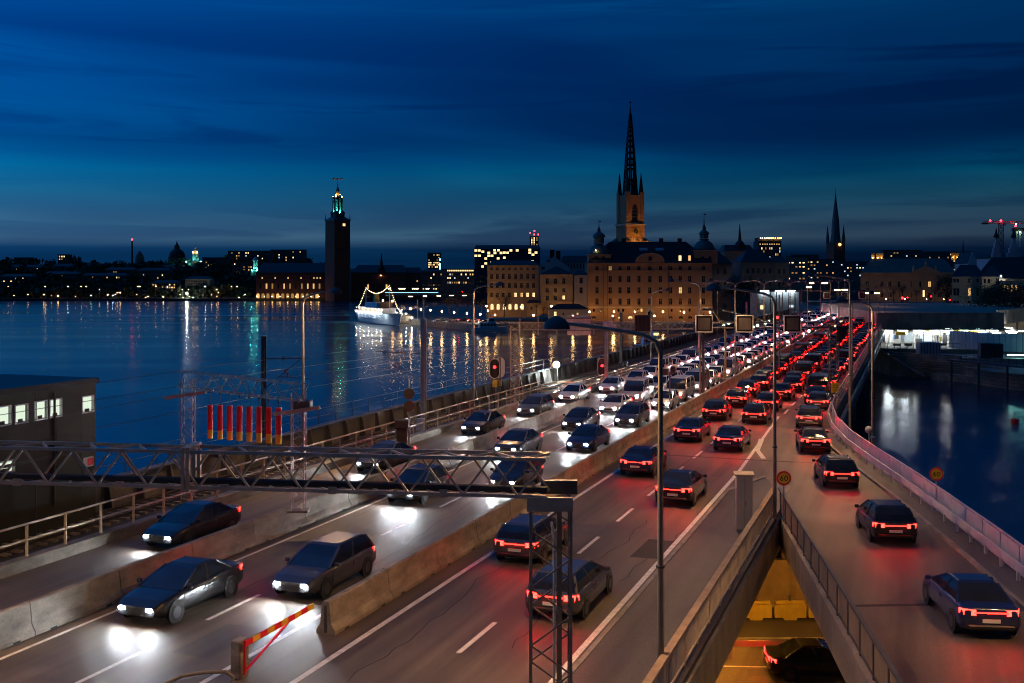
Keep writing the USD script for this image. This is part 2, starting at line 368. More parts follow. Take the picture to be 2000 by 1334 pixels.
# ------------------------------------------------------------------ roads
def road(name):
    x = UsdGeom.Xform.Define(stage, unique('/World', name)); place(x, (0, 0, 0), RZ); tag(x, kind='structure'); return str(x.GetPath())
rd = road('road_bridge')
DECK = [(-32.2, -40), (-5.6, -40), (-5.6, 52), (-5.6, 404), (-29.3, 404), (-29.3, 97), (-32.2, 93)]
part(rd, 'deck_slab', slab(DECK, 7.6, 8.99), CONC2)
part(rd, 'asphalt', sheet([(-31.2, -40), (-8.75, -40), (-8.75, 56), (-7.2, 62), (-6.15, 80), (-6.15, 404), (-28.7, 404), (-28.7, 98), (-31.2, 94)], ZR + 0.004), ASPHALT)
part(rd, 'walkway', slab([(-8.7, -40), (-5.75, -40), (-5.75, 55), (-7.4, 60.0), (-8.7, 55.5)], 8.992, 9.13), ASPHALT2)
part(rd, 'kerb', slab([(-8.86, -40), (-8.705, -40), (-8.705, 55.5), (-7.42, 60.2), (-7.5, 60.6), (-8.86, 55.9)], 8.993, 9.15), CONC)
part(rd, 'kerb', slab([(-31.75, -40), (-31.25, -40), (-31.25, 94), (-28.75, 98.5), (-28.75, 404), (-29.2, 404), (-29.2, 98), (-31.75, 94)], 8.993, 9.45), CONC)
part(rd, 'kerb', slab([(-6.1, 92), (-5.65, 92), (-5.65, 404), (-6.1, 404)], 8.993, 9.3), CONC)
ZM = ZR + 0.009
def strip(t0, t1, s0, s1): return sheet([(t0, s0), (t1, s0), (t1, s1), (t0, s1)], ZM)
part(rd, 'edge_line', sheet([(-9.25, -40), (-9.05, -40), (-9.05, 62), (-9.75, 88), (-9.95, 88), (-9.25, 62)], ZM), PAINT)
part(rd, 'edge_line', strip(-15.85, -15.65, -40, 400), PAINT)
part(rd, 'edge_line', strip(-18.15, -17.97, -40, 400), PAINT)
part(rd, 'edge_line', strip(-24.75, -24.6, -40, 92), PAINT)
part(rd, 'edge_line', strip(-28.35, -28.2, 100, 400), PAINT)
part(rd, 'edge_line', strip(-6.75, -6.6, 105, 400), PAINT)
for tl in (-12.45, -21.25):
    for k in range(40):
        s = 23.0 + 6.1 * k
        part(rd, 'lane_dash', strip(tl - 0.08, tl + 0.08, s, s + 3.0), PAINT)
for k in range(30):
    part(rd, 'lane_dash', strip(-9.68, -9.52, 90 + 6.1 * k, 93 + 6.1 * k), PAINT)
for k in range(24):
    part(rd, 'lane_dash', strip(-24.85, -24.7, 104 + 8 * k, 107 + 8 * k), PAINT)
part(rd, 'expansion_joint', sheet([(-17, 66.2), (-6.5, 66.2), (-6.5, 66.45), (-17, 66.45)], ZM + 0.004), BLACK)
part(rd, 'hatched_gore', sheet([(-9.0, 58), (-7.6, 61.5), (-8.4, 66), (-8.9, 66)], ZM - 0.002), ASPHALT2)

prng = random.Random(17)
for k in range(26):
    t0, s0 = prng.choice((-15.2, -13.6, -11.9, -10.4, -23.9, -20.4, -18.9, -29.5)), prng.uniform(24, 140)
    w_, l_ = prng.uniform(.5, 1.6), prng.uniform(.8, 5)
    part(rd, 'repair_patch', sheet([(t0, s0), (t0 + w_, s0 + prng.uniform(-.1, .1)), (t0 + w_, s0 + l_), (t0 + .05, s0 + l_)], ZM - .003 + .0001 * k), (ASPHALT2, BLACK, ASPHALT2)[k % 3] if w_ > .8 else ASPHALT2)
def crack(t0, s0, n, ds):
    pts = [(t0, s0)]
    for _ in range(n): pts.append((pts[-1][0] + prng.uniform(-.16, .16), pts[-1][1] + ds))
    return cat([sheet([(a[0] - .018, a[1]), (a[0] + .018, a[1]), (b[0] + .018, b[1]), (b[0] - .018, b[1])], ZM - .001) for a, b in zip(pts, pts[1:])])
for t0, s0 in ((-14.4, 26), (-11.1, 30), (-9.9, 38), (-22.2, 28), (-19.4, 33), (-13.0, 55), (-24.1, 44), (-29.8, 40)): part(rd, 'sealed_crack', crack(t0, s0, 26, .7), BLACK)
def L(Y): return 12.4 - 0.127 * (48.9 - Y)
KERB = [(10.0, -20), (15.0, 20), (17.0, 35.8), (17.8, 41.9), (18.6, 48.8), (19.2, 54.4), (19.8, 61.3), (20.6, 69), (21.9, 76.5), (23.8, 84), (26.0, 90.5), (28.7, 96)]
def shift(pts, d):
    p = np.array(pts, float); t = np.gradient(p, axis=0); t /= np.linalg.norm(t, axis=1, keepdims=True)
    return [tuple(q) for q in p + np.column_stack([t[:, 1], -t[:, 0]]) * d]
rp = UsdGeom.Xform.Define(stage, unique('/World', 'exit_ramp')); place(rp, (0, 0, 0), 0); tag(rp, kind='structure'); rp = str(rp.GetPath())
OUT = shift(KERB, 1.25)
part(rp, 'deck_slab', slab([(L(-20) - .3, -20)] + OUT[:-1] + [(26.5, 95), (14.2, 62), (L(52) - 0.1, 52.3)], 7.7, 8.985), CONC2)
part(rp, 'asphalt', sheet([(L(-20), -20)] + KERB + [tuple(R(112, -6.3)[:2]), tuple(R(110, -8)[:2]), tuple(R(66, -8.2)[:2]), tuple(R(58.5, -5.9)[:2]), (L(52), 52)], ZR + 0.0075), ASPHALT)
part(rp, 'footway', slab(KERB[:-1] + OUT[:-1][::-1], 8.987, 9.13), ASPHALT2)
part(rp, 'kerb', slab(shift(KERB[:-1], -0.02) + shift(KERB[:-1], 0.14)[::-1], 8.988, 9.145), CONC)
ga = [R(68, -9.9)[:2], R(76, -9.6)[:2], R(76.6, -9.35)[:2]]
part(rp, 'edge_line', sheet([(17.0, 74.0), (17.25, 73.6), (15.9, 69), (15.55, 65.8), (15.25, 65.8), (15.6, 69)], ZM + 0.004), PAINT)
part(rp, 'expansion_joint', sheet([(L(36) + .1, 36), (16.9, 36.3), (16.9, 36.55), (L(36) + .1, 36.25)], ZM + 0.004), BLACK)
part(rp, 'expansion_joint', sheet([(15.9, 64.9), (19.9, 63.4), (19.9, 63.6), (15.9, 65.1)], ZM + 0.004), BLACK)
for s in (99, 160, 225, 290, 350):
    part(rd, 'pier', bx(-27, -7.2, s - 1.2, s + 1.2, -1, 7.6), CONC2)
part(rd, 'fascia_pipe', tube([(-5.35, 92, 8.3), (-5.35, 404, 8.3)], 0.16, 8), STEEL)
part(rd, 'fascia_pipe', tube([(-5.3, 92, 7.9), (-5.3, 404, 7.9)], 0.1, 8), STEELD)
part(rd, 'fascia_girder', bx(-5.58, -5.15, 70, 404, 7.3, 7.75), STEELD)

# lower street seen through the gap between bridge and ramp
lw = UsdGeom.Xform.Define(stage, unique('/World', 'lower_street')); place(lw, (0, 0, 0), 0); tag(lw, kind='structure'); lw = str(lw.GetPath())
part(lw, 'asphalt', sheet([(-30, 40), (23.5, 38), (23.5, 51.5), (-30, 53.5)], 2.56), ASPHALT)
part(lw, 'kerb', bx(-30, 23.5, 51.6, 51.9, 2.55, 2.72), CONC)
part(lw, 'edge_line', sheet([(-30, 49.6), (23, 47.9), (23, 48.05), (-30, 49.75)], 2.566), PAINT)
part(lw, 'column', lathe([(0.75, 2.5), (0.75, 7.7)], 16, at=(15.2, 57.6, 0)), PANEL)
part(lw, 'back_wall', bx(11.4, 17.3, 57.0, 57.3, 2.6, 5.1), PANEL)
for z_ in (6.6, 7.0): part(lw, 'conduit', tube([(9.5, 58.2, z_), (20, 57.6, z_)], .09, 8), STEELD)
for y_ in (55.2, 56.4): part(lw, 'cross_beam', bx(9.5, 19, y_, y_ + .35, 6.2 + .35 * (y_ > 56), 6.6 + .35 * (y_ > 56)), STEELD)
part(lw, 'pier_wall', bx(8.5, 13.2, 58.6, 59.2, 2.5, 7.7), STEELD)
part(lw, 'drain_cover', bx(12.2, 13.0, 47.5, 48.2, 2.561, 2.575), STEELD)
for k in range(5): part(lw, 'repair_patch', sheet([(8 + 2.4 * k, 45.2 + (k * 7 % 5)), (9.6 + 2.4 * k, 45.3 + (k * 7 % 5)), (9.8 + 2.4 * k, 46.0 + (k * 7 % 5)), (8.1 + 2.4 * k, 46.1 + (k * 7 % 5))], 2.5635), ASPHALT2)
gr = thing('steel_guardrail', 'pale steel guardrail beside the orange-lit lower street under the bridge', 'guardrail')
part(gr, 'beam', bar((6, 49.7, 3.25), (20, 48.9, 3.25), 0.06, 0.3), WHITEM)
for k in range(8): part(gr, 'post', bx(6.2 + 1.9 * k, 6.32 + 1.9 * k, 49.75 - 0.108 * k, 49.87 - 0.108 * k, 2.55, 3.2), WHITEM)
for k in range(3):
    b = thing('road_barrier', f'yellow-lit plastic barrier on the lower street, {("left", "middle", "right")[k]} one of three before the tan board', 'barrier', (12.5 + 1.75 * k, 55.2, 2.55), group='barriers under the bridge')
    part(b, 'body', prism(Polygon([(-.8, .12), (-.8, .75), (-.72, .8), (.72, .8), (.8, .75), (.8, .12), (.35, .12), (.3, 0), (-.3, 0), (-.35, .12)]), -0.22, 0.22), YEL2)
    part(b, 'top_rib', bev(-.74, .74, -.1, .1, .8, .95), YEL2)
    part(b, 'lamp_bracket', bx(-.06, .06, -.04, .04, .95, 1.2), STEELD)
for k, (x, y) in enumerate(((9.6, 50.5), (20.5, 53.0), (3, 46))):
    l = thing('ceiling_lamp', f'orange lamp fixed under the bridge deck, {ORD[k]} over the lower street', 'lamp', (x, y, 7.2), group='lamps under the bridge deck')
    part(l, 'housing', bx(-.35, .35, -.15, .15, .02, .18), STEELD)
    part(l, 'diffuser', bx(-.3, .3, -.11, .11, -.04, .015), SODIUMB)

# railway deck beside the road
rw = road('railway_bridge')
part(rw, 'deck_slab', slab([(-42.2, -40), (-33.3, -40), (-33.3, 90), (-30.6, 97), (-30.6, 404), (-42.2, 404)], 6.6, 7.55), CONC2)
part(rw, 'ballast_bed', slab([(-40.2, -40), (-33.6, -40), (-33.6, 90), (-30.9, 97), (-30.9, 404), (-40.2, 404)], 7.551, 7.75), BALL)
for t in (-39.2, -37.76, -35.4, -33.96):
    part(rw, 'rail', bx(t - .036, t + .036, -40, 404, 7.86, 8.0), RUST)
sl = [bx(tc - 1.2, tc + 1.2, -20 + .7 * k, -19.75 + .7 * k, 7.752, 7.86) for k in range(520) for tc in (-38.48, -34.68)]
tag(stage.GetPrimAtPath(part(rw, 'sleeper', cat(sl), CONC2)), kind='stuff')
gd = thing('girder_wall', 'dark steel girder wall with vertical stiffeners along the railway over the water', 'wall', (0, 0, 0), RZ)
part(gd, 'web', bx(-40.75, -40.6, -40, 404, 6.4, 9.2), GIRD)
part(gd, 'top_flange', bx(-40.98, -40.3, -40, 404, 9.2, 9.27), GIRD)
for k in range(150):
    s = -8 + 2.6 * k
    part(gd, 'stiffener', (np.array([[-40.6, s, 7.0], [-39.9, s, 7.0], [-40.38, s, 9.2], [-40.6, s, 9.2], [-40.6, s + .12, 7.0], [-39.9, s + .12, 7.0], [-40.38, s + .12, 9.2], [-40.6, s + .12, 9.2]]), BF), GIRD)

# ------------------------------------------------------------------ railings and barriers
def along(pts, step, first=0.0):
    pts = np.array(pts, float); d = np.linalg.norm(np.diff(pts, axis=0), axis=1); c = np.concatenate([[0], np.cumsum(d)])
    out = []
    s = first
    while s <= c[-1] + 1e-6:
        i = min(np.searchsorted(c, s, 'right') - 1, len(d) - 1)
        k = (s - c[i]) / d[i]
        out.append(pts[i] * (1 - k) + pts[i + 1] * k); s += step
    return out
UP = np.array([0, 0, 1.0])
def railing(t, pts, step, h, m, rails, pw=0.08, rr=0.03, top=None):
    """rails: heights of the running rails; the last is the handrail."""
    post = along(pts, step)
    for q in post:
        part(t, 'post', bar(q, q + UP * h, pw), m)
    P = np.array(pts, float)
    for i, z in enumerate(rails):
        last = i == len(rails) - 1
        part(t, 'handrail' if last else 'rail', cat([bar(P[j] + UP * z, P[j + 1] + UP * z, *(top if last and top else (rr * 2, rr * 2))) for j in range(len(P) - 1)]), m)
    return post
r = thing('bridge_railing', 'beige steel railing with one middle rail along the left road edge', 'railing')
railing(r, [R(14, -31.55, 9.45), R(93, -31.55, 9.45)], 2.0, 1.2, RAILP, (0.62, 1.22), 0.09, 0.035)
r = thing('bridge_railing', 'low far railing along the left edge of the white traffic lanes', 'railing')
railing(r, [R(93, -31.5, 9.45), R(98, -29.0, 9.45), R(330, -29.0, 9.45)], 2.0, 0.9, RAILP, (0.3, 0.6, 0.92), 0.07, 0.035)
r = thing('bridge_railing', 'far parapet railing on the right edge of the red lanes above dark water', 'railing')
railing(r, [R(95, -5.85, 9.3), R(404, -5.85, 9.3)], 2.4, 1.0, RAILP, (0.35, 0.68, 1.02), 0.07, 0.03)
r = thing('water_side_railing', 'thin dark railing on top of the railway girder in front of the water', 'railing')
railing(r, [R(20, -40.9, 9.27), R(330, -40.9, 9.27)], 2.6, 1.15, STEELD, (0.6, 1.15), 0.05, 0.018)
r = thing('walkway_railing', 'tan railing with timber handrail and thin balusters along the central walkway', 'railing')
A, B = R(12, -5.95, 9.13), R(51.3, -5.95, 9.13)
railing(r, [A, B], 2.0, 1.05, RAILP, (0.1, 1.02), 0.08, 0.025)
part(r, 'timber_top', bar(A + UP * 1.1, B + UP * 1.1, 0.22, 0.07), WOOD)
for q in along([A, B], 0.16): part(r, 'baluster', bar(q + UP * .1, q + UP * 1.0, 0.022), RAILP)
r = thing('ramp_railing', 'brown railing with solid tan panels along the left edge of the exit ramp', 'railing')
A, B = np.array([L(5), 5, 9.0]), np.array([L(51), 51, 9.0])
post = railing(r, [A, B], 1.9, 1.1, STEELD, (0.12, 1.1), 0.08, 0.03, (0.12, 0.08))
for a, b in zip(post, post[1:]):
    d = b - a
    part(r, 'panel', bar(a + d * .05 + UP * .6, a + d * .95 + UP * .6, 0.03, 0.86), PANEL)
r = thing('ramp_guardrail', 'pale steel crash rail on posts curving along the right side of the exit ramp', 'guardrail')
GP = shift(KERB[:-1], 0.85)
g3 = [np.array([x, y, 9.13]) for x, y in GP if y > 0]
railing(r, g3, 1.9, 0.62, WHITEM, (0.5,), 0.1, 0.04, (0.06, 0.32))
r = thing('ramp_parapet', 'outer light grey railing with infill panels beside the water at the ramp', 'railing')
o3 = [np.array([x, y, 9.13]) for x, y in shift(KERB[:-1], 1.15) if y > 0]
post = railing(r, o3, 2.2, 1.15, WHITEM, (0.08, 1.15), 0.06, 0.03)
for a, b in zip(post, post[1:]):
    d = b - a
    part(r, 'panel', bar(a + d * .03 + UP * .6, b - d * .03 + UP * .6, 0.012, 0.95), WHITEM)

JP = Polygon([(-.33, 0), (-.33, .12), (-.19, .34), (-.12, .98), (-.08, 1.02), (.08, 1.02), (.12, .98), (.19, .34), (.33, .12), (.33, 0)])
def jersey(path, n):
    m = trimesh.creation.extrude_polygon(JP, 3.96, engine='earcut'); v = np.array(m.vertices)
    part(path, 'body', (np.column_stack([v[:, 0], 3.96 - v[:, 2], v[:, 1]]), np.array(m.faces)), CONC)
    part(path, 'end_plate', bx(-.05, .05, -.015, 0.0, .05, .9), STEELD)
    for y in (0.6, 3.1): part(path, 'lifting_slot', bx(-.335, .335, y, y + .28, -.0, .055), BLACK)
G1 = 'concrete barriers between the two directions'
j0 = None
for k in range(88):
    lab = f'{ORD[k]} concrete barrier of the middle row counted from the striped boom'
    p = R(29.2 + 4.0 * k, -16.95, ZR + .004)
    if j0 is None:
        j0 = thing('concrete_barrier', lab, 'barrier', p, RZ, G1); jersey(j0, 0)
    else: copy_of(j0, p, RZ, lab, G1)
for k in range(18):
    lab = f'{ORD[k]} concrete barrier from the bottom left, row left of the wide white lanes'
    copy_of(j0, R(14.0 + 4.0 * k, -25.6, ZR + .004), RZ, lab, 'concrete barriers left of the wide white lanes')

# ------------------------------------------------------------------ foreground gantry
def lattice(t, a, b, w, h, n, m, cw=0.07, dw=0.045, sides=4):
    """Box truss from a to b: chords and diagonals as parts. w across (horizontal), h vertical (for a mast: the two widths)."""
    a, b = np.array(a, float), np.array(b, float)
    x, y = frame_of(b - a)
    c = [x * sx * w / 2 + y * sy * h / 2 for sx, sy in ((-1, -1), (1, -1), (1, 1), (-1, 1))]
    for o in c: part(t, 'chord', bar(a + o, b + o, cw), m)
    for k in range(4):
        o0, o1 = c[k], c[(k + 1) % 4]
        for i in range(n):
            p, q = a + (b - a) * i / n, a + (b - a) * (i + 1) / n
            if i % 2: o0, o1 = c[(k + 1) % 4], c[k]
            else: o0, o1 = c[k], c[(k + 1) % 4]
            part(t, 'diagonal_brace', bar(p + o0, q + o1, dw), m)
g = thing('truss_gantry', 'large beige lattice gantry crossing the foreground on one lattice leg', 'gantry')
top = np.array([0.78, 23.6, 15.7]); left = np.array([-22.0, 26.6, 15.7])
lattice(g, top, left, 0.8, 0.80, 38, RAILP, 0.075, 0.045)
cab = thing('cable_tray', 'black cable bundle lying in the foreground gantry beam', 'cables')
part(cab, 'cable', tube([top + [0, 0, -.33], left + [0, 0, -.33]], 0.085, 8), BLACK)
part(cab, 'cable', tube([top + [0, .12, -.36], (-6, 24.62, 15.3), left + [0, .12, -.36]], 0.05, 6), DARK)
px0 = 0.84
lattice(g, (px0, 23.6, 6.5), (px0, 23.6, 15.2), 0.86, 0.8, 14, POSTM, 0.06, 0.035)
part(g, 'head_plate', bx(px0 - .52, px0 + .47, 23.1, 23.18, 15.0, 15.3), RAILP)
part(g, 'head_plate', bx(px0 - .2, px0 + .62, 24.0, 24.1, 15.2, 15.5), STEELD)
part(g, 'cable_duct', bx(px0 + .14, px0 + .25, 23.5, 23.6, 6.5, 15.1), POSTM)
part(g, 'cable_pipe', tube([(px0 + .08, 23.45, 6.5), (px0 + .08, 23.45, 14.4), (px0 + .02, 23.45, 14.7)], 0.03, 6), WHITEM)
for q in np.linspace(0.1, .97, 9):
    c = top + (left - top) * q
    part(g, 'joint_plate', bx(c[0] - .09, c[0] + .09, c[1] - .45, c[1] - .42, c[2] - .46, c[2] - .3), RAILP)
jc = on(375, 910, 15.7)
for o_ in (-.05, .06):
    y_ = 23.6 + (0.78 - jc[0]) * 3.0 / 22.78
    for q_ in (bx(jc[0] + o_ - .04, jc[0] + o_ + .04, y_ - .5, y_ + .5, 15.22, 15.36), bx(jc[0] + o_ - .04, jc[0] + o_ + .04, y_ - .5, y_ + .5, 16.06, 16.2), bx(jc[0] + o_ - .035, jc[0] + o_ + .035, y_ - .5, y_ - .37, 15.36, 16.06), bx(jc[0] + o_ - .035, jc[0] + o_ + .035, y_ + .37, y_ + .5, 15.36, 16.06)):
        part(g, 'flange', q_, RAILP)

# height warning gantry with hanging tubes
g = thing('height_gantry', 'light lattice portal with two legs carrying the row of red tubes', 'gantry')
La, Ra = R(44.0, -32.9, 0), R(40.3, -25.6, 0)
La, Ra = on(367, 975, 9.2), on(583, 997, 10.0)
zt = 15.1
lattice(g, (La[0], La[1], 9.2), (La[0], La[1], zt), 0.55, 0.45, 14, STEEL, 0.045, 0.025)
lattice(g, (Ra[0], Ra[1], 10.03), (Ra[0], Ra[1], zt), 0.55, 0.45, 12, STEEL, 0.045, 0.025)
lattice(g, (La[0] - .3, La[1], zt), (Ra[0] + .3, Ra[1] - .2, zt), 0.5, 0.75, 16, STEEL, 0.05, 0.028)
part(g, 'base_plate', bx(Ra[0] - .45, Ra[0] + .45, Ra[1] - .3, Ra[1] + .3, 9.95, 10.03), STEELD)
for c, s in ((La, 1), (Ra, 1)):
    part(g, 'bracket_arm', bar((c[0] - 1.0, c[1] - .4, 14.2), (c[0] + 1.0, c[1] - .4, 14.5), 0.16, 0.14), RAILP)
part(g, 'lamp_box', bx(Ra[0] - .15, Ra[0] + .55, Ra[1] - .35, Ra[1] + .35, 14.35, 14.75), STEELD)
for k in range(8):
    q = 0.2 + 0.625 * k / 7
    c = La + (Ra - La) * q
    u = 410.5 + 19.1 * k
    Y = La[1] + (Ra[1] - La[1]) * (u - 367) / (583 - 367)
    c = at(u, 790 + 0.75 * k, Y)
    t = thing('hanging_tube', f'red warning tube with yellow end, {ORD[k]} from the left in the hanging row', 'warning tube', c, 0, 'red warning tubes hanging from the portal')
    part(t, 'red_sleeve', lathe([(0.02, 0.0), (0.13, -.02), (0.135, -1.2)][::-1], 16), RED, 40)
    part(t, 'yellow_sleeve', lathe([(0.05, -1.64), (0.128, -1.62), (0.136, -1.2)], 16), YEL, 40)
    part(t, 'hanger', tube([(0, 0, -.02), (0, 0, zt - .4 - c[2])], 0.018, 6), STEELD)
    part(t, 'clevis', bx(-.05, .05, -.03, .03, zt - .55 - c[2], zt - .4 - c[2]), STEELD)

# container offices at the left
o = thing('site_office', 'two-storey dark container office with bright windows at the left edge', 'site office', (*R(0, 0)[:2], 0), RZ)
s1 = 0.3470 * -21.3 + 0.9379 * 55.0; tf = 0.9379 * -21.3 - 0.3470 * 55.0
S0 = s1 - 22
def sp(px, v, base=False):
    # a point of the office's long face for picture column px
    k = (px - 1000) / F
    Y = (tf / 0.9379) / (k - 0.37)
    return (k * Y * 0.347 + Y * 0.9379, ZC - (v - VH) * Y / F)
wins = [(-28, 0, 797, 833), (0, 20, 793, 831), (30, 53, 790, 827), (68, 91, 783, 820), (98, 120, 779, 815), (161, 182, 773, 806), (0, 27, 899, 925), (0, 24, 929, 940)]
holes = []
for a, b, v0, v1 in wins:
    if a < 0: a = 0.001; continue
    s_a, z0 = sp(a, v1); s_b, z1 = sp(b, v0)
    if a == 0: s_a -= 0.3
    holes.append((s_a, s_b, z0, z1))
for ds in (2.6, 5.0): holes.append((holes[0][0] - ds, holes[0][0] - ds + 1.1, holes[0][2], holes[0][3]))
DKW = M('office_panel', (0.040, 0.040, 0.027), 0.6, 0.1, var=0.3, scale=0.8)
poly = Polygon([(S0, 2.5), (s1, 2.5), (s1, 14.7), (S0, 14.7)])
for h in holes: poly = poly.difference(sbox(h[0], h[2], h[1], h[3]))
m = trimesh.creation.extrude_polygon(poly, 0.18, engine='earcut'); v = np.array(m.vertices)
part(o, 'wall', (np.column_stack([tf - v[:, 2], v[:, 0], v[:, 1]]), np.array(m.faces)), DKW)
part(o, 'wall', bx(tf - 6, tf - .2, s1 - .2, s1, 2.5, 14.7), DKW)
part(o, 'roof', bx(tf - 6.1, tf + .12, S0, s1 + .1, 14.7, 14.95), ROOF)
part(o, 'back_wall', bx(tf - 1.6, tf - 1.4, S0, s1 - .3, 2.6, 14.6), M('office_back', (0.5, 0.5, 0.47), 0.8))
for h in holes:
    w = part(o, 'window', cat([bx(tf - .1, tf + .03, h[0] - .06, h[0], h[2] - .06, h[3] + .06), bx(tf - .1, tf + .03, h[1], h[1] + .06, h[2] - .06, h[3] + .06), bx(tf - .1, tf + .03, h[0], h[1], h[3], h[3] + .06), bx(tf - .1, tf + .03, h[0], h[1], h[2] - .06, h[2])]), WHITEM)
    part(w, 'pane', bx(tf - .14, tf - .12, h[0], h[1], h[2], h[3]), WINW)
    part(w, 'sill_item', bx(tf - .1, tf - .05, h[0] + (h[1] - h[0]) * .35, h[0] + (h[1] - h[0]) * .7, h[2], h[2] + .16), DARK)
for s in np.arange(S0 + 3, s1, 3.0): part(o, 'panel_joint', bx(tf, tf + .02, s - .03, s + .03, 2.6, 14.6), STEELD)
part(o, 'floor_joint', bx(tf, tf + .03, S0, s1, 11.3, 11.45), STEELD)
part(o, 'drainpipe', tube([(tf + .08, s1 - 2.9, 14.5), (tf + .08, s1 - 2.9, 9)], 0.06, 8), STEELD)
s_, z_ = sp(172, 902)
part(o, 'notice_board', bx(tf, tf + .03, s_ - .35, s_ + .35, z_ - .25, z_ + .25), PLATE)
part(o, 'notice_board', bx(tf + .03, tf + .05, s_ - .05, s_ + .3, z_ - .18, z_ + .18), RED)

# striped boom and end post
b = thing('boom_barrier', 'red and yellow striped boom with a red strut closing the gap before the concrete barriers', 'barrier')
B0, B1 = on(478, 1258, 10.0), on(612, 1183, 10.0)
for k in range(10):
    part(b, 'stripe', bar(B0 + (B1 - B0) * k / 10, B0 + (B1 - B0) * (k + 1) / 10, 0.045, 0.16), RED if k % 2 == 0 else YEL)
part(b, 'strut', bar(B0 + [0, 0, -.75], B0 + (B1 - B0) * .62 + [0, 0, -.06], 0.05), RED)
part(b, 'hinge_bar', bar(B0 + [0, 0, -.85], B0 + [0, 0, .1], 0.06), RED)
c = thing('end_post', 'grey concrete post at the foot of the striped boom', 'post', on(468, 1322, 9.0), RZ)
part(c, 'body', bev(-.16, .16, -.22, .22, 0, 1.05, .03), CONC)
part(c, 'side_pipe', tube([(-.19, -.1, .05), (-.21, -.1, .7), (-.17, -.1, .95)], 0.02, 6), STEELD)
h = thing('drain_hose', 'curved grey hose lying before the concrete post at the bottom edge', 'hose')
q = [on(325, 1334, 9.05), on(355, 1320, 9.35), on(400, 1313, 9.4), on(440, 1312, 9.35), on(456, 1322, 9.2), on(452, 1334, 9.05)]
part(h, 'pipe', tube(q, 0.05, 8), CONC2)

# cabinet on the walkway, speed signs
cb = thing('control_cabinet', 'tall beige steel cabinet standing on the central walkway', 'cabinet', on(1453, 1034, 9.13), RZ + 12)
part(cb, 'body', bev(-.34, .34, -.35, .35, .08, 2.38, .015), BEIGE)
part(cb, 'plinth', bx(-.32, .32, -.33, .33, 0, .08), CONC)
part(cb, 'roof', bev(-.42, .42, -.42, .42, 2.38, 2.46, .02), RAILP)
part(cb, 'door_seam', bx(-.004, .004, -.353, -.349, .12, 2.34), STEELD)
part(cb, 'handle', bx(.04, .07, -.37, -.35, 1.1, 1.3), STEELD)
def speed_sign(label, loc, rad, foot, rz):
    t = thing('speed_sign', label, 'road sign', loc, rz, 'yellow speed limit signs')
    def disc(r0, y0, y1):
        return prism(Polygon([(r0 * math.cos(a), r0 * math.sin(a)) for a in np.linspace(0, 2 * math.pi, 40)[:-1]]), y0, y1)
    part(t, 'rim', disc(rad, -.01, .01), RED)
    part(t, 'face', disc(rad * .76, -.016, -.0105), YEL)
    tm = meshkit.text_mesh('60', rad * .66, 0.004, True); v = np.array(tm.vertices); v[:, 0] -= v[:, 0].mean(); v[:, 0] = (v[:, 0] - (v[:, 0].max() + v[:, 0].min()) / 2); v[:, 1] -= rad * .33
    part(t, 'number', (np.column_stack([v[:, 0], -.017 - v[:, 2], v[:, 1]]), np.array(tm.faces)), BLACKP)
    part(t, 'pole', tube([(0, .04, -foot), (0, .04, rad * .7)], 0.03, 8), STEEL)
speed_sign('round yellow 60 speed limit sign on the gore beside the central lamp post', on(1531, 934, 11.0), 0.33, 2.0, 0)
c = np.array([19.55, 49.5]); speed_sign('round yellow 60 speed limit sign beyond the ramp parapet against the water', at(1829, 926, 50.4), 0.315, 2.0, -8)

# ------------------------------------------------------------------ street lamps
def lamp_post(label, base, top, arm, rz, group='street lamps along the bridge', arms=(1,), lit=True, hood=0.36, mat=None, rise=0.7, lens=None):
    """base, top: heights of foot and bend; arm reach along local +x (and -x for a second arm)."""
    mat = mat or POSTM
    t = thing('street_lamp', label, 'street lamp', base, rz, group)
    h = top - base[2]
    part(t, 'pole', tube([(0, 0, 0), (0, 0, h * .3), (0, 0, h)], [0.10, 0.085, 0.062], 12), mat, True)
    part(t, 'collar', tube([(0, 0, h * .38), (0, 0, h * .38 + .06)], 0.12, 12), STEELD)
    part(t, 'foot_plate', bev(-.22, .22, -.22, .22, 0, .05), STEELD)
    for s in arms:
        part(t, 'arm', tube([(0, 0, h - .02), (s * .12, 0, h + rise * .38), (s * .45, 0, h + rise * .62), (s * arm * .5, 0, h + rise * .8), (s * arm, 0, h + rise)], [.07, .06, .055, .05, .045], 8), mat, True)
        hd = part(t, 'lamp_hood', lathe([(hood * .97, -.02), (hood * 1.03, -.11), (hood * 1.05, -.11), (hood, -.02), (hood * .92, .06), (hood * .6, .17), (.06, .24)], 14, at=(s * (arm + hood * .8), 0, h + rise - .04), sy=.62), STEELD, 40)
        if lit: part(t, 'lens', lathe([(hood * .45, -.05), (hood * .6, -.022)], 10, at=(s * (arm + hood * .8), 0, h + rise - .04), sy=.6), lens or SODIUM)
    return t
LEFT, RIGHT = 159.7, -20.3
lamp_post('nearest lamp post with a long arm reaching left over the white lanes', at(1290, 545 + 10.95 * 2100 / 28.0, 28.0), 18.1, 2.55, LEFT)
lamp_post('central lamp post at the gore beside the yellow 60 sign', at(1513, 1047, 49.0), 18.9, 2.5, LEFT)
lamp_post('lamp post standing outside the right parapet above the curve of the ramp', at(1660, 843, 77.5), 19.6, 2.6, LEFT)
lamp_post('tall lamp post behind the red tubes with its arm over the track', on(592, 907, 9.0), 18.6, 1.9, RIGHT)
lamp_post('tall lamp post left of the road beside the red signal', on(925, 812, 9.0), 18.9, 2.0, RIGHT)
lamp_post('lamp post of the walkway below the frame', R(5, -6.1, 9), 18.6, 2.4, LEFT)
lamp_post('lamp post at the left road edge beside the first barriers', R(9, -31.9, 9), 18.6, 2.2, RIGHT)
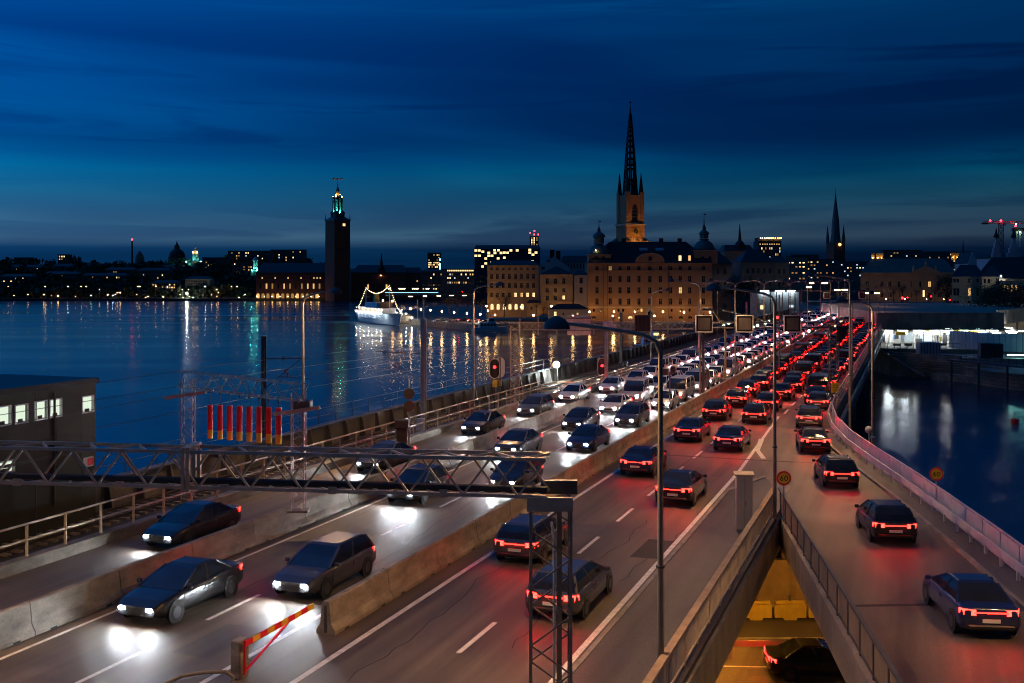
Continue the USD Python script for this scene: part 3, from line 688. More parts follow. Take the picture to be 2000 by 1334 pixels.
lamp_post('lamp post at the left road edge before the striped boom', R(21, -31.9, 9), 18.6, 2.4, RIGHT)
lamp_post('lamp post on the ramp outside the frame', (19.5, 26, 9), 17.5, 2.2, 172)
lamp_post('lamp post far right of the ramp bend at the parapet', (22.8, 68, 9), 18.0, 1.6, 172, lit=True)
for k, (u, v) in enumerate(((1349, 785), (1425, 745), (1478, 712))):
    p = on(u, v, 9.0); p = R(p @ np.array([.347, .9379, 0]), -17.55, 9.0)
    lamp_post(f'{ORD[k]} double-armed lamp post of the middle strip counted from the camera', p, 19.2, 2.4, LEFT, arms=(1, -1), hood=.28)
for k in range(7):
    lamp_post(f'{ORD[k]} of the far double lamp posts where the road nears the old town', R(172 + 30 * k, -17.45, 9.0), 19.0, 2.4, LEFT, arms=(1, -1), lens=SODIUMF, hood=.28)
for k in range(6):
    lamp_post(f'{ORD[k]} far lamp post on the right parapet of the red lanes', R(112 + 48 * k, -5.4, 9.0), 17.5, 1.6, LEFT, lens=SODIUMF, hood=.28)
for k in range(5):
    lamp_post(f'{ORD[k]} far lamp post along the left railing beyond the sign gantry', R(128 + 48 * k, -29.4, 9.0), 18.0, 1.8, RIGHT, lens=SODIUMF, hood=.28)

# ------------------------------------------------------------------ railway masts and signals
def mast(label, base, top, w=0.26, STEELD=STEELD):
    t = thing('catenary_mast', label, 'mast', base, RZ, 'railway masts')
    h = top - base[2]
    part(t, 'flange', bx(-w / 2, w / 2, -w / 2, -w / 2 + .03, 0, h), STEELD)
    part(t, 'flange', bx(-w / 2, w / 2, w / 2 - .03, w / 2, 0, h), STEELD)
    part(t, 'web', bx(-.02, .02, -w / 2 + .03, w / 2 - .03, 0, h - .01), STEELD)
    part(t, 'cap', bx(-w / 2 - .02, w / 2 + .02, -w / 2 - .02, w / 2 + .02, h, h + .03), STEEL)
    return t, h
def cantilever(t, h, z1, z2, reach):
    part(t, 'top_arm', tube([(0, 0, z1), (reach, 0, z1 + .1)], 0.035, 6), STEELD)
    part(t, 'stay_tube', tube([(0, 0, z2 - .5), (reach * .85, 0, z1 + .05)], 0.035, 6), STEELD)
    part(t, 'registration_arm', tube([(reach * .38, 0, z2 + .45), (reach * 1.15, 0, z2 + .35)], 0.028, 6), STEELD)
    for x, z in ((reach * .45, z1 + .05), (reach * .55, z2 + .62), (reach * .5, (z1 + z2) / 2)):
        part(t, 'insulator', lathe([(.03, -.16), (.085, -.1), (.05, -.05), (.085, 0), (.05, .05), (.085, .1), (.03, .16)], 8, at=(x, 0, z)), M('insulator_red', (0.2, 0.03, 0.02), 0.3) if not stage.GetPrimAtPath('/World/Looks/insulator_red') else UsdShade.Material.Get(stage, '/World/Looks/insulator_red'))
b = on(515, 872, 8.0); t, h = mast('dark catenary mast with arms toward the tall lamp post behind the red tubes', b, 15.9); cantilever(t, h, 6.3, 4.6, 3.6)
b = on(827, 845, 8.5); t, h = mast('grey catenary mast with arms reaching left over the water', b, 17.0, 0.34, STEEL); cantilever(t, h, 5.9, 4.2, -4.0)
part(t, 'junction_box', bx(-.35, .3, -.6, -.2, .2, 1.1), WHITEM)
for k, (u, v0, v1, Y, lab) in enumerate(((1184, 790, 650, 108, 'pale catenary mast behind the right red signal'), (1366, 745, 590, 150, 'pale catenary mast left of the first square sign'), (1213, 760, 610, 128, 'thin dark mast between the two red signals and the white lanes'), (1458, 690, 590, 200, 'pale catenary mast right of the second square sign'))):
    b = at(u, v0, Y); mast(lab, b, ZC - (v1 - VH) * Y / F, 0.3, STEEL if lab[0] == 'p' else STEELD)
wires = thing('overhead_wires', 'thin dark overhead wires of the railway strung between the masts', 'wires')
for off, z in ((-38.5, 13.6), (-38.5, 14.9), (-34.7, 13.4), (-34.7, 14.7)):
    part(wires, 'wire', tube([R(s, off, z - .25 * math.sin((s % 55) / 55 * math.pi)) for s in range(10, 330, 11)], 0.014, 4), STEELD)

def rail_signal(label, c, hgt, foot, rz, red=True):
    t = thing('railway_signal', label, 'railway signal', c, rz, 'railway signals')
    w = hgt * .26
    def oval(w, h, y0, y1):
        return prism(Polygon([(w * math.cos(a), (h - w) * np.sign(math.sin(a)) + w * math.sin(a)) for a in np.linspace(0.001, 2 * math.pi, 41)[:-1]]), y0, y1)
    part(t, 'border', oval(w, hgt / 2, -.02, .02), WHITEM)
    part(t, 'face', oval(w * .86, hgt / 2 - w * .14, -.03, -.021), BLACKP)
    for k, z in enumerate((.3, .08, -.12, -.3)):
        hz = part(t, 'lamp_hood', prism(Polygon([(.1 * hgt * math.cos(a), z * hgt + .1 * hgt * math.sin(a)) for a in np.linspace(0, 2 * math.pi, 20)[:-1]]), -.05, -.031), DARK)
        part(hz, 'lens', prism(Polygon([(.075 * hgt * math.cos(a), z * hgt + .075 * hgt * math.sin(a)) for a in np.linspace(0, 2 * math.pi, 16)[:-1]]), -.06, -.0505), REDL if k == 1 and red else DARK)
    part(t, 'number_plate', bx(-.22, .22, -.03, -.01, -hgt * .5 - .75, -hgt * .5 - .1), YEL2)
    part(t, 'pole', tube([(0, .12, -foot), (0, .12, hgt * .5)], .06, 8), STEELD)
    return t
rail_signal('red railway signal with white oval border left of the lattice column', at(966, 720, 96), 1.8, 5.5, 0)
rail_signal('dark unlit back-turned railway signal just right of the left red signal', at(976, 718, 99), 1.9, 5.6, 200, False)
rail_signal('red railway signal with white oval border beside the pale mast', at(1176, 717, 112), 1.9, 4.5, 0)
t = thing('disc_marker', 'two dark round discs on a thin post beside the railing left of the grey mast', 'marker post', on(799, 872, 9.2), 0)
part(t, 'pole', tube([(0, 0, 0), (0, 0, 4.4)], .04, 6), STEELD)
for z in (3.4, 2.6):
    part(t, 'disc', prism(Polygon([(.36 * math.cos(a), z + .36 * math.sin(a)) for a in np.linspace(0, 2 * math.pi, 24)[:-1]]), -.05, -.02), DARK)
t = thing('twin_speaker_post', 'dark twin box device on a short post behind the gantry beam', 'marker post', on(786, 900, 9.0), 0)
part(t, 'pole', tube([(0, 0, 0), (0, 0, 2.2)], .06, 6), STEELD)
part(t, 'cabinet', bev(-.35, .3, -.2, .2, .5, 2.0), DARK); part(t, 'cap', bev(-.45, .4, -.25, .25, 2.0, 2.5), DARK)
t = thing('trackside_floodlight', 'glaring white floodlight low on the railway in front of the water', 'floodlight', at(1088, 712, 127), RZ)
part(t, 'lamp', ball((0, -.3, 0), .38, 2), FLOOD); part(t, 'housing', bev(-.3, .3, .05, .4, -.3, .3), STEELD); part(t, 'pole', tube([(0, .2, -2.3), (0, .2, -.2)], .06, 6), STEELD)
for k, (u, v, Y, hh, lab) in enumerate(((1308, 803, 89.5, 3.2, 'thin post with two traffic cameras between the white and red lanes'), (1437, 735, 121, 2.8, 'far thin post with two traffic cameras beside the double lamp posts'), (1217, 755, 125, 2.4, 'short post with twin dark boxes beside the railway'))):
    t = thing('camera_post', lab, 'camera post', at(u, v, Y), RZ)
    part(t, 'pole', tube([(0, 0, 0), (0, 0, hh)], .06, 8), STEELD)
    for s in (-1, 1):
        part(t, 'camera_box', bev(s * .32 - .2, s * .32 + .2, -.3, .3, hh - .1 + .1 * s, hh + .45 + .1 * s), DARK)
        part(t, 'bracket', bar((0, 0, hh - .15), (s * .32, 0, hh - .05), .06), STEELD)

# ------------------------------------------------------------------ sign gantry across the bridge
g = thing('sign_gantry', 'far lattice gantry across the bridge carrying square signs above the white lanes', 'gantry')
GL, GR = on(1006, 785, 9.2), on(1628, 782, 9.0)
zg = 15.85
def gp(u): 
    k = (u - 1000) / F; d = GR - GL
    q = (k * GL[1] - GL[0]) / (d[0] - k * d[1]); return GL + d * q
GM = gp(1352)
lattice(g, (GL[0], GL[1], 9.2), (GL[0], GL[1], zg), .75, .6, 14, STEEL, .08, .045)
lattice(g, (GL[0] - .6, GL[1], zg), (GM[0], GM[1], zg), .6, .62, 26, STEEL, .08, .045)
lattice(g, (GR[0], GR[1], 9.0), (GR[0], GR[1], zg), .75, .6, 14, STEELD, .08, .045)
for dz in (-.25, .25): part(g, 'sign_tube', tube([(GM[0], GM[1], zg + dz), (GR[0], GR[1], zg + dz)], .06, 8), STEELD)
part(g, 'middle_leg', tube([R(96, -17.3, 9.0), R(96, -17.3, 9.0) + [0, 0, 6.6]], .12, 10), STEELD)
for k in range(9):
    q = gp(1015 + 36 * k); part(g, 'hanger_post', bx(q[0] - .05, q[0] + .05, q[1] - .5, q[1] - .42, zg - .75, zg + .7), STEEL)
for k, u in enumerate((1373, 1452, 1545)):
    q = gp(u)
    s = thing('lane_sign', f'{("left", "middle", "right")[k]} of the three big square light-framed lane signs over the road', 'lane sign', (q[0], q[1] - .5, ZC - 87 * q[1] / F), 0, 'square lane signs on the gantry')
    a = .78
    part(s, 'frame', cat([bev(-a, a, -.1, .12, a - .09, a), bev(-a, a, -.1, .12, -a, -a + .09), bev(-a, -a + .09, -.1, .12, -a + .09, a - .09), bev(a - .09, a, -.1, .12, -a + .09, a - .09)]), WHITEM)
    part(s, 'border', bx(-a + .09, a - .09, -.05, .1, -a + .09, a - .09), BLACKP)
    part(s, 'face', bx(-a + .24, a - .24, -.07, -.051, -a + .24, a - .24), M('sign_face', (0.10, 0.095, 0.09), 0.6) if k == 0 else UsdShade.Material.Get(stage, '/World/Looks/sign_face'))
    part(s, 'hanger', bx(-.06, .06, .13, .22, -a, a + .1), STEELD)
q = gp(1130); w = thing('direction_sign', 'pale back of a wide road sign on the left part of the far gantry', 'road sign', (q[0], q[1] - .6, ZC - 90 * q[1] / F), 0)
for k in range(3): part(w, 'panel', bev(-1.05 + .7 * k, -.37 + .7 * k, -.05, .03, -.85, .85), PLATE)
for z in (-.45, .1, .6): part(w, 'batten', bx(-1.05, 1.05, -.12, -.055, z, z + .05), STEELD)
q = gp(1253); w = thing('direction_sign', 'dark back of a square road sign hanging from the far gantry beside small boxes', 'road sign', (q[0], q[1] - .6, ZC - 85 * q[1] / F), 0)
part(w, 'panel', bev(-.68, .68, -.04, .03, -.75, .68), DARK)
for x in (-.4, .3): part(w, 'post', bx(x, x + .06, -.1, -.045, -.9, .75), STEELD)
q = gp(1190); w = thing('signal_box', 'cluster of pale equipment boxes on the far gantry beam', 'equipment box', (q[0], q[1] - .5, zg), 0)
for x, z, s in ((-.4, .1, .4), (.05, .05, .5), (.42, -.1, .36)): part(w, 'box', bev(x - s / 2, x + s / 2 - .03, -.2, .2, z - .3, z + s - .1), PLATE)
w = thing('yellow_notice', 'yellow notice board low on the right lattice leg of the far gantry', 'notice', (GR[0], GR[1] - .5, 10.2), 0)
part(w, 'board', bx(-.36, .36, -.03, .0, -.45, .45), YEL); part(w, 'lettering', cat([bx(-.25, .25, -.04, -.0301, z, z + .08) for z in (-.25, .0, .2)]), YEL2)
w = thing('back_sign', 'dark triangular sign seen from behind on top of the right lattice leg', 'road sign', (GR[0] + .75, GR[1] - .3, 15.2), 0)
part(w, 'panel', prism(Polygon([(-.6, .55), (.6, .55), (-.1, -.9), (-.6, -.9)]), -.03, .03), DARK); part(w, 'post', tube([(-.3, .05, -2), (-.3, .05, .6)], .05, 6), STEELD)
y = thing('yellow_signal_post', 'yellow post with bent arm on a concrete block between the traffic directions', 'signal post', R(112.0, -17.9, 9.0), 0)
part(y, 'block', bev(-.5, .5, -.5, .5, 0, .75, .08), CONC); part(y, 'pole', tube([(0, 0, .75), (0, 0, 5.6)], .1, 8), YEL2)
part(y, 'arm', tube([(0, 0, 5.5), (-.2, 0, 6.2), (-1.35, 0, 7.8)], .08, 8), YEL2); part(y, 'hood', lathe([(.05, 0), (.6, .0), (.4, .2), (.1, .28)], 12, at=(-1.9, 0, 7.75)), DARK)
bm = thing('signal_beam', 'thin dark beam with small green lamps right of the yellow post', 'signal beam')
P0, P1 = at(1412, 605, 113), at(1517, 632, 118)
part(bm, 'beam', bar(P0, P1, .12), STEELD)
for k, (u, v) in enumerate(((1413, 635), (1423, 631), (1471, 639), (1480, 636), (1495, 631), (1502, 628))):
    t = thing('green_signal_lamp', f'small green-white lamp under the thin beam, {ORD[k]} from the left', 'signal lamp', at(u, v, 113.0 + .05 * (u - 1412)), 0, 'green lamps under the thin beam')
    part(t, 'lens', ball((0, 0, 0), .12), GREENL); part(t, 'bracket', tube([(0, .1, 0), (0, .1, 1.0)], .03, 6), STEELD); part(t, 'shade', bx(-.14, .14, -.1, .15, .13, .16), DARK)
t = thing('traffic_signal', 'red signal lamp on the pole right of the green lamps', 'signal', at(1518, 620, 118), 0)
part(t, 'lens', ball((0, -.1, 0), .16), REDL); part(t, 'housing', bev(-.2, .2, 0, .25, -.35, .3), DARK); part(t, 'pole', tube([(.25, .1, -6.8), (.25, .1, 2.5)], .07, 8), STEELD)
for k, (u, v) in enumerate(((1615, 577), (1650, 577), (1684, 577), (1703, 571))):
    s = thing('far_lane_sign', f'small square lane sign far down the road, {ORD[k]} from the left', 'lane sign', at(u, v, 255 if k < 3 else 330), 0, 'far square lane signs')
    a = .8 if k < 3 else .7
    part(s, 'frame', cat([bx(-a, a, -.1, .1, a - .13, a), bx(-a, a, -.1, .1, -a, -a + .13), bx(-a, -a + .13, -.1, .1, -a + .13, a - .13), bx(a - .13, a, -.1, .1, -a + .13, a - .13)]), WHITEM)
    part(s, 'face', bx(-a + .13, a - .13, -.05, .05, -a + .13, a - .13), DARK)
t = thing('far_gantry', 'thin far gantry tube above the road end carrying small square signs', 'gantry')
part(t, 'beam', tube([at(1560, 568, 256), at(1700, 568, 256)], .14, 6), STEELD)
for u in (1562, 1698): part(t, 'leg', tube([at(u, 640, 256), at(u, 568, 256)], .14, 6), STEELD)

# ------------------------------------------------------------------ cars with their lamps lit
CARCOL = {'black': (0.012, 0.012, 0.014), 'dark grey': (0.05, 0.05, 0.055), 'silver': (0.35, 0.35, 0.36), 'dark blue': (0.012, 0.02, 0.06), 'dark red': (0.10, 0.008, 0.008), 'white': (0.5, 0.5, 0.5)}
PAINTS = {k: M('car_paint_' + k.replace(' ', '_'), c, 0.3, 0.2, var=0.04, coat=0.6) for k, c in CARCOL.items()}
GLASS = M('car_glass', (0.012, 0.013, 0.015), 0.06, spec=0.7, var=0.05)
RIM = M('wheel_rim', (0.11, 0.11, 0.115), 0.35, 0.8)
from scipy.interpolate import PchipInterpolator
def ring(y, w, zb, zt):
    h = [(.70 * w, zb), (.93 * w, zb + .04), (w, zb + .17), (1.005 * w, zb + (zt - zb) * .5), (.985 * w, zt - .15), (.945 * w, zt - .05), (.85 * w, zt - .004), (.45 * w, zt + .012)]
    pts = h + [(-x, z) for x, z in h[::-1]]
    return np.array([(x, y, z) for x, z in pts])
def body_rings(st):
    a = np.array(st); f = PchipInterpolator(a[:, 0], a[:, 1:], axis=0)
    ys = np.unique(np.concatenate([a[:, 0], np.linspace(a[0, 0], a[-1, 0], 14)]))
    return [ring(y, *f(y)) for y in ys]
def make_car(kind, colour, label, group, towards, loc, rz):
    t = thing('car', label, 'car', loc, rz, group)
    pm = PAINTS[colour]
    if kind == 'truck':
        st = [(-2.5, .84, .45, 1.0), (-2.45, .95, .42, 1.05), (-1, .97, .4, 1.1), (1.4, 1.0, .35, 1.25), (2.3, 1.0, .35, 1.25), (2.5, .9, .45, 1.15)]
        base, top, bw, rw, zb, zr = (1.1, 2.45), (1.15, 2.1), .98, .88, 1.2, 2.3
        part(t, 'cargo_box', bev(-1.12, 1.12, -2.62, 0.95, .95, 3.25, .05), PLATE)
        part(t, 'cargo_door_seam', bx(-.012, .012, -2.64, -2.621, 1.05, 3.15), STEELD)
    elif kind == 'van':
        st = [(-2.5, .84, .35, 1.05), (-2.45, .95, .3, 1.15), (-1, .97, .22, 1.15), (1.4, .97, .22, 1.1), (2.3, .9, .28, .95), (2.5, .8, .38, .8)]
        base, top, bw, rw, zb, zr = (-2.46, 1.75), (-2.36, .95), .93, .8, 1.1, 2.0
    elif kind == 'estate':
        st = [(-2.35, .76, .42, .88), (-2.27, .88, .3, .98), (-1.3, .92, .21, .98), (0, .93, .2, .95), (1.0, .92, .2, .93), (2.0, .86, .25, .80), (2.3, .74, .36, .66)]
        base, top, bw, rw, zb, zr = (-2.2, 1.15), (-1.85, .1), .83, .63, .95, 1.48
    elif kind == 'sedan':
        st = [(-2.35, .76, .45, .9), (-2.27, .87, .3, 1.0), (-1.4, .91, .21, 1.0), (0, .92, .2, .95), (1.0, .92, .2, .92), (2.0, .86, .25, .79), (2.3, .74, .36, .65)]
        base, top, bw, rw, zb, zr = (-1.75, 1.15), (-1.0, .05), .82, .6, .95, 1.43
    else:
        st = [(-2.1, .76, .45, .9), (-2.02, .87, .3, .98), (-1.2, .9, .21, .98), (0, .91, .2, .96), (.9, .9, .2, .94), (1.7, .85, .25, .82), (2.0, .73, .36, .68)]
        base, top, bw, rw, zb, zr = (-1.98, 1.1), (-1.45, .05), .82, .64, .95, 1.5
    r0, f0 = st[0][0], st[-1][0]
    part(t, 'body', loft(body_rings(st)), pm, 50)
    gh = [(sx * bw, base[0], zb - .03) for sx in (-1, 1)] + [(sx * bw, base[1], zb - .03) for sx in (-1, 1)] + [(sx * rw, y, zr - .05) for sx in (-1, 1) for y in top] + [(sx * rw * .82, (top[0] + top[1]) / 2, zr - .01) for sx in (-1, 1)] + [(sx * (bw * .45 + rw * .55 + .03), base[q_] * .45 + top[q_] * .55 + (-.05, .05)[q_], zb * .45 + (zr - .05) * .55) for sx in (-1, 1) for q_ in (0, 1)] + [(0, base[q_] * .5 + top[q_] * .5 + (-.09, .10)[q_], zb * .5 + zr * .5) for q_ in (0, 1)] + [(0, base[q_] + (-.03, .07)[q_], zb - .02) for q_ in (0, 1)]
    part(t, 'windows', hull(gh), GLASS)
    part(t, 'roof', hull([(sx * (rw + .02), y, z) for sx in (-1, 1) for y, z in ((top[0] - .05, zr - .09), (top[1] + .05, zr - .09))] + [(sx * rw * .85, y, zr + .01) for sx in (-1, 1) for y in (top[0] + .15, top[1] - .15)]), pm)
    for sx in (-1, 1):
        for yb, yt in ((base[0], top[0]), (base[1], top[1]), ((base[0] + base[1]) / 2, (top[0] + top[1]) / 2)):
            part(t, 'pillar', bar((sx * (bw + .004), yb, zb - .02), (sx * (rw + .012), yt, zr - .05), .075, .06), pm)
        part(t, 'mirror', bev(sx * 1.0 - .09, sx * 1.0 + .09, base[1] - .32, base[1] - .2, zb, zb + .14, .03), pm)
        for y in (r0 + .85, f0 - .85):
            v, f = lathe([(.2, -.11), (.31, -.10), (.33, -.04), (.33, .04), (.31, .10), (.2, .11)], 16)
            va, fa = lathe([(.30, -.012), (.39, -.012), (.39, .012), (.30, .012)], 18)
            part(t, 'wheel_arch', (np.column_stack([va[:, 2] + sx * (st[2][1] + .004), va[:, 0] + y, va[:, 1] + .34]), fa), BLACKP)
            w = part(t, 'wheel', (np.column_stack([v[:, 2] + sx * (st[2][1] - .085), v[:, 0] + y, v[:, 1] + .33]), f), BLACK)
            v, f = lathe([(.04, -.118), (.2, -.118), (.2, .118), (.04, .118)], 12)
            part(w, 'rim', (np.column_stack([v[:, 2] + sx * (st[2][1] - .085), v[:, 0] + y, v[:, 1] + .33]), f), RIM)
        zl = st[1][3] - .24
        tl = [(sx * .45, r0 - .02, zl), (sx * .80, r0 + .03, zl), (sx * .45, r0 - .02, zl + .17), (sx * .82, r0 + .05, zl + .19), (sx * .45, r0 + .1, zl), (sx * .89, r0 + .22, zl + .02), (sx * .45, r0 + .1, zl + .17), (sx * .885, r0 + .25, zl + .17)]
        part(t, 'tail_light', hull(tl), TAIL)
        zh = st[-1][3] - .13
        hl = [(sx * .40, f0 + .015, zh), (sx * .70, f0 - .05, zh), (sx * .40, f0 + .01, zh + .10), (sx * .72, f0 - .08, zh + .12), (sx * .40, f0 - .12, zh), (sx * .80, f0 - .25, zh + .02), (sx * .40, f0 - .12, zh + .1), (sx * .79, f0 - .26, zh + .11)]
        part(t, 'headlight', hull(hl), GLASS if not towards else DRL)
        if towards: part(t, 'headlight', prism(Polygon([(sx * .56 + .075 * math.cos(a), zh + .055 + .06 * math.sin(a)) for a in np.linspace(0, 2 * math.pi, 11)[:-1]]), f0 + .016, f0 + .03), HEAD)
        if towards is None: part(t, 'headlight', bx(sx * .56 - .07, sx * .56 + .07, f0 + .016, f0 + .03, zh, zh + .1), HEAD)
    for y in ((base[0] + base[1]) / 2 + .06, base[1] - .12):
        part(t, 'door_seam', cat([bx(*sorted((sx * (st[3][1] * .99), sx * (st[3][1] + .004))), y - .008, y + .008, .35, st[3][3] - .12) for sx in (-1, 1)]), BLACKP)
    part(t, 'door_handle', cat([bx(*sorted((sx * (st[3][1] - .03), sx * (st[3][1] + .02))), y - .1, y + .06, .76, .79) for sx in (-1, 1) for y in ((base[0] + base[1]) / 2 - .05, base[1] - 1.25)]), RIM)
    part(t, 'grille', bx(-.36, .36, f0 - .06, f0 + .012, st[-1][2] + .05, st[-1][3] - .1), BLACKP)
    part(t, 'rear_wiper', bar((0, base[0] - .03, zb + .04), (-.3, base[0] + (top[0] - base[0]) * .3 - .03, zb + (zr - zb) * .3), .025), BLACKP)
    part(t, 'light_bar', bx(-.5, .5, r0 - .035, r0 - .005, zl + .07, zl + .11), TAILB)
    part(t, 'number_plate', bx(-.26, .26, r0 - .03, r0 - .012, .55, .66), PLATE)
    part(t, 'bumper', bev(-.7, .7, r0 - .05, r0 + .1, .34, .48, .04), BLACKP)
    return t
KINDS = [('sedan', 'black'), ('estate', 'dark grey'), ('hatchback', 'black'), ('van', 'dark grey'), ('sedan', 'dark blue'), ('hatchback', 'dark red'), ('estate', 'silver'), ('sedan', 'white'), ('truck', 'white'), ('van', 'silver'), ('hatchback', 'white')]
FIRST = {}
def put_car(i, label, group, towards, p, rz):
    key = (i, towards)
    if key not in FIRST: FIRST[key] = make_car(*KINDS[i], label, group, towards, p, rz)
    else: copy_of(FIRST[key], p, rz, label, group)
crng = random.Random(4)
def column(t_of_s, s0, s1, gap0, gap1, towards, where, group):
    s, k = s0, 0
    seen = {}
    while s < s1:
        i = crng.choice(([0, 1, 2, 4, 5, 0] if s < 75 else [2, 0, 2, 1, 2, 5, 2, 3]) if not towards else [0, 1, 2, 4, 0] if s < 85 else [10, 6, 10, 7, 10, 9])
        kind, colour = KINDS[i]
        p, hd = t_of_s(s)
        lab = f'{colour} {kind}, {"headlights" if towards else "red tail lights"} lit, {ORD[k]} from the front in {where}'
        put_car(i, lab, group, towards, p, hd + (180 if towards else 0))
        g_ = gap0 + (gap1 - gap0) * crng.random(); s += (g_ + (1.2 if kind in ('truck', 'van') else .3 if kind != 'hatchback' else 0)) * np.interp(s, [20, 45, 75, 105], [3.4, 3.0, 1.9, 1.0]) if 'ramp' not in where else g_ * 1.3; k += 1
def lane(t0, drift=None):
    def f(s):
        t = t0 if drift is None else np.interp(s, drift[0], drift[1])
        return R(s, t + crng.uniform(-.25, .25), ZR + .012), RZ
    return f
column(lane(-14.1), 41, 392, 5.2, 6.4, False, 'the left red lane', 'cars driving away in the left red lane')
column(lane(-10.9), 35, 392, 5.2, 6.6, False, 'the middle red lane', 'cars driving away in the middle red lane')
column(lane(-8.0), 99, 392, 5.4, 7.4, False, 'the right red lane', 'cars driving away in the right red lane')
column(lane(-19.7), 34, 392, 4.9, 5.9, True, 'the inner white lane', 'oncoming cars beside the middle barriers')
column(lane(-23.0), 30, 392, 4.9, 6.0, True, 'the middle white lane', 'oncoming cars in the second white lane')
column(lane(0, ([0, 92, 108, 400], [-28.6, -28.6, -26.6, -26.6])), 38, 392, 5.0, 6.4, True, 'the outer white lane', 'oncoming cars in the outer white lane')
RAMP = np.array([(13.6, 24), (16.0, 46), (17.7, 60), (19.9, 72), (22.7, 82), (26.0, 91), (31.3, 106)])
def ramp_at(s):
    d = np.linalg.norm(np.diff(RAMP, axis=0), axis=1); c = np.concatenate([[0], np.cumsum(d)])
    x, y = np.interp(s, c, RAMP[:, 0]), np.interp(s, c, RAMP[:, 1]); x2, y2 = np.interp(s + 1.5, c, RAMP[:, 0]), np.interp(s + 1.5, c, RAMP[:, 1])
    return np.array([x, y, ZR + .02]), -math.degrees(math.atan2(x2 - x, y2 - y))
column(ramp_at, 11, 76, 7.4, 9.4, False, 'the exit ramp', 'cars leaving on the exit ramp')

# ------------------------------------------------------------------ buildings
def building(name, label, cat_, Y, u0, u1, ve, vg, depth, m, wins=(), roof=('flat', 0), cornice=(), group=None, rz=0, roofm=None, base=None, frames=True, face=False):
    """A building with a pierced front. wins: (u, v, width px, height px, state, arched); states 0 dark, 1 lit, 2 bright, 3 cool. Lengths in picture px at distance Y."""
    k = Y / F; kx = k
    if face: th = math.atan2(u0 - 1000, F); rz = -math.degrees(th); kx = k * math.cos(th)
    t = thing(name, label, cat_, at(u0, vg, Y), rz, group)
    w, h = (u1 - u0) * kx, (vg - ve) * k
    def loc(u, v): return (u - u0) * kx, (vg - v) * k
    shell = Polygon([(0, -1.5), (w, -1.5), (w, h), (0, h)])
    shapes = []
    for (u, v, a, b, st, arch) in wins:
        x, z = loc(u, v); a2, b2 = a * k / 2, b * k / 2
        if arch:
            pts = [(x - a2, z - b2), (x + a2, z - b2)] + [(x + a2 * math.cos(q), z + b2 - a2 + a2 * math.sin(q) * (1.5 if arch == 2 else 1)) for q in np.linspace(0, math.pi, 9)]
            s = Polygon(pts)
        else: s = sbox(x - a2, z - b2, x + a2, z + b2)
        shapes.append((s, st)); 
    for s, _ in shapes: shell = shell.difference(s)
    part(t, 'wall', prism(shell, 0, .35), m)
    part(t, 'wall', bx(0, w, .36, depth, -1.5, h - .02), m)
    sm = [PANE, WIN, WINB, WINC, WIND]
    for s, st in shapes:
        x0, z0, x1, z1 = s.bounds
        p = part(t, 'window', prism(s, .22, .30), sm[st])
        if frames and (x1 - x0) > 0.9:
            xm = (x0 + x1) / 2
            part(p, 'frame', cat([bx(xm - .05, xm + .05, .16, .215, z0, z1), bx(x0, xm - .05, .17, .215, z0 + (z1 - z0) * .6, z0 + (z1 - z0) * .6 + .09), bx(xm + .05, x1, .17, .215, z0 + (z1 - z0) * .6, z0 + (z1 - z0) * .6 + .09)]), FRAME)
            part(p, 'sill', bx(x0 - .12, x1 + .12, -.12, -.002, z0 - .16, z0 - .03), m)
    for c in cornice:
        z = (vg - c[0]) * k
        part(t, 'cornice', bx(-.25, w + .25, -c[2] if len(c) > 2 else -.3, -.003, z, z + c[1] * k), m)
    rm = roofm or ROOF
    if roof[0] == 'flat':
        part(t, 'roof', bx(-.15, w + .15, -.15, depth + .15, h, h + .35), rm)
    elif roof[0] in ('hip', 'mansard'):
        rh = (ve - roof[1]) * k; ins = roof[2] * k; f = roof[3] if len(roof) > 3 else .5
        part(t, 'roof', hull([(-.4, -.5, h), (w + .4, -.5, h), (w + .4, depth + .4, h), (-.4, depth + .4, h), (ins, depth * f, h + rh), (w - ins, depth * f, h + rh), (ins, depth * (1 - f) + .01, h + rh), (w - ins, depth * (1 - f) + .01, h + rh)]), rm)
    elif roof[0] == 'gable':
        rh = (ve - roof[1]) * k
        part(t, 'roof', hull([(-.3, .4, h), (w + .3, .4, h), (w / 2, .4, h + rh), (-.3, depth, h), (w + .3, depth, h), (w / 2, depth, h + rh)]), rm)
        part(t, 'gable', prism(Polygon([(0, h), (w, h), (w / 2, h + rh)]), -.05, .39), m)
    return t, k
def grid(us, vs, w, h, lit=0.0, seed=0, arch=0, bright=0.3, cool=0.0):
    q = random.Random(seed); out = []
    for v in vs:
        for u in us:
            st = 0
            if q.random() < lit: st = 3 if q.random() < cool else (2 if q.random() < bright * .6 else 1 if q.random() < .5 else 4)
            out.append((u, v, w, h, st, arch))
    return out
def chimney(t, k, u0, ug, vg, u, vtop, vbot, w, y, m):
    x = (u - u0) * k
    part(t, 'chimney', bx(x - w * k / 2, x + w * k / 2, y, y + w * k * .8, (vg - vbot) * k, (vg - vtop) * k), m)

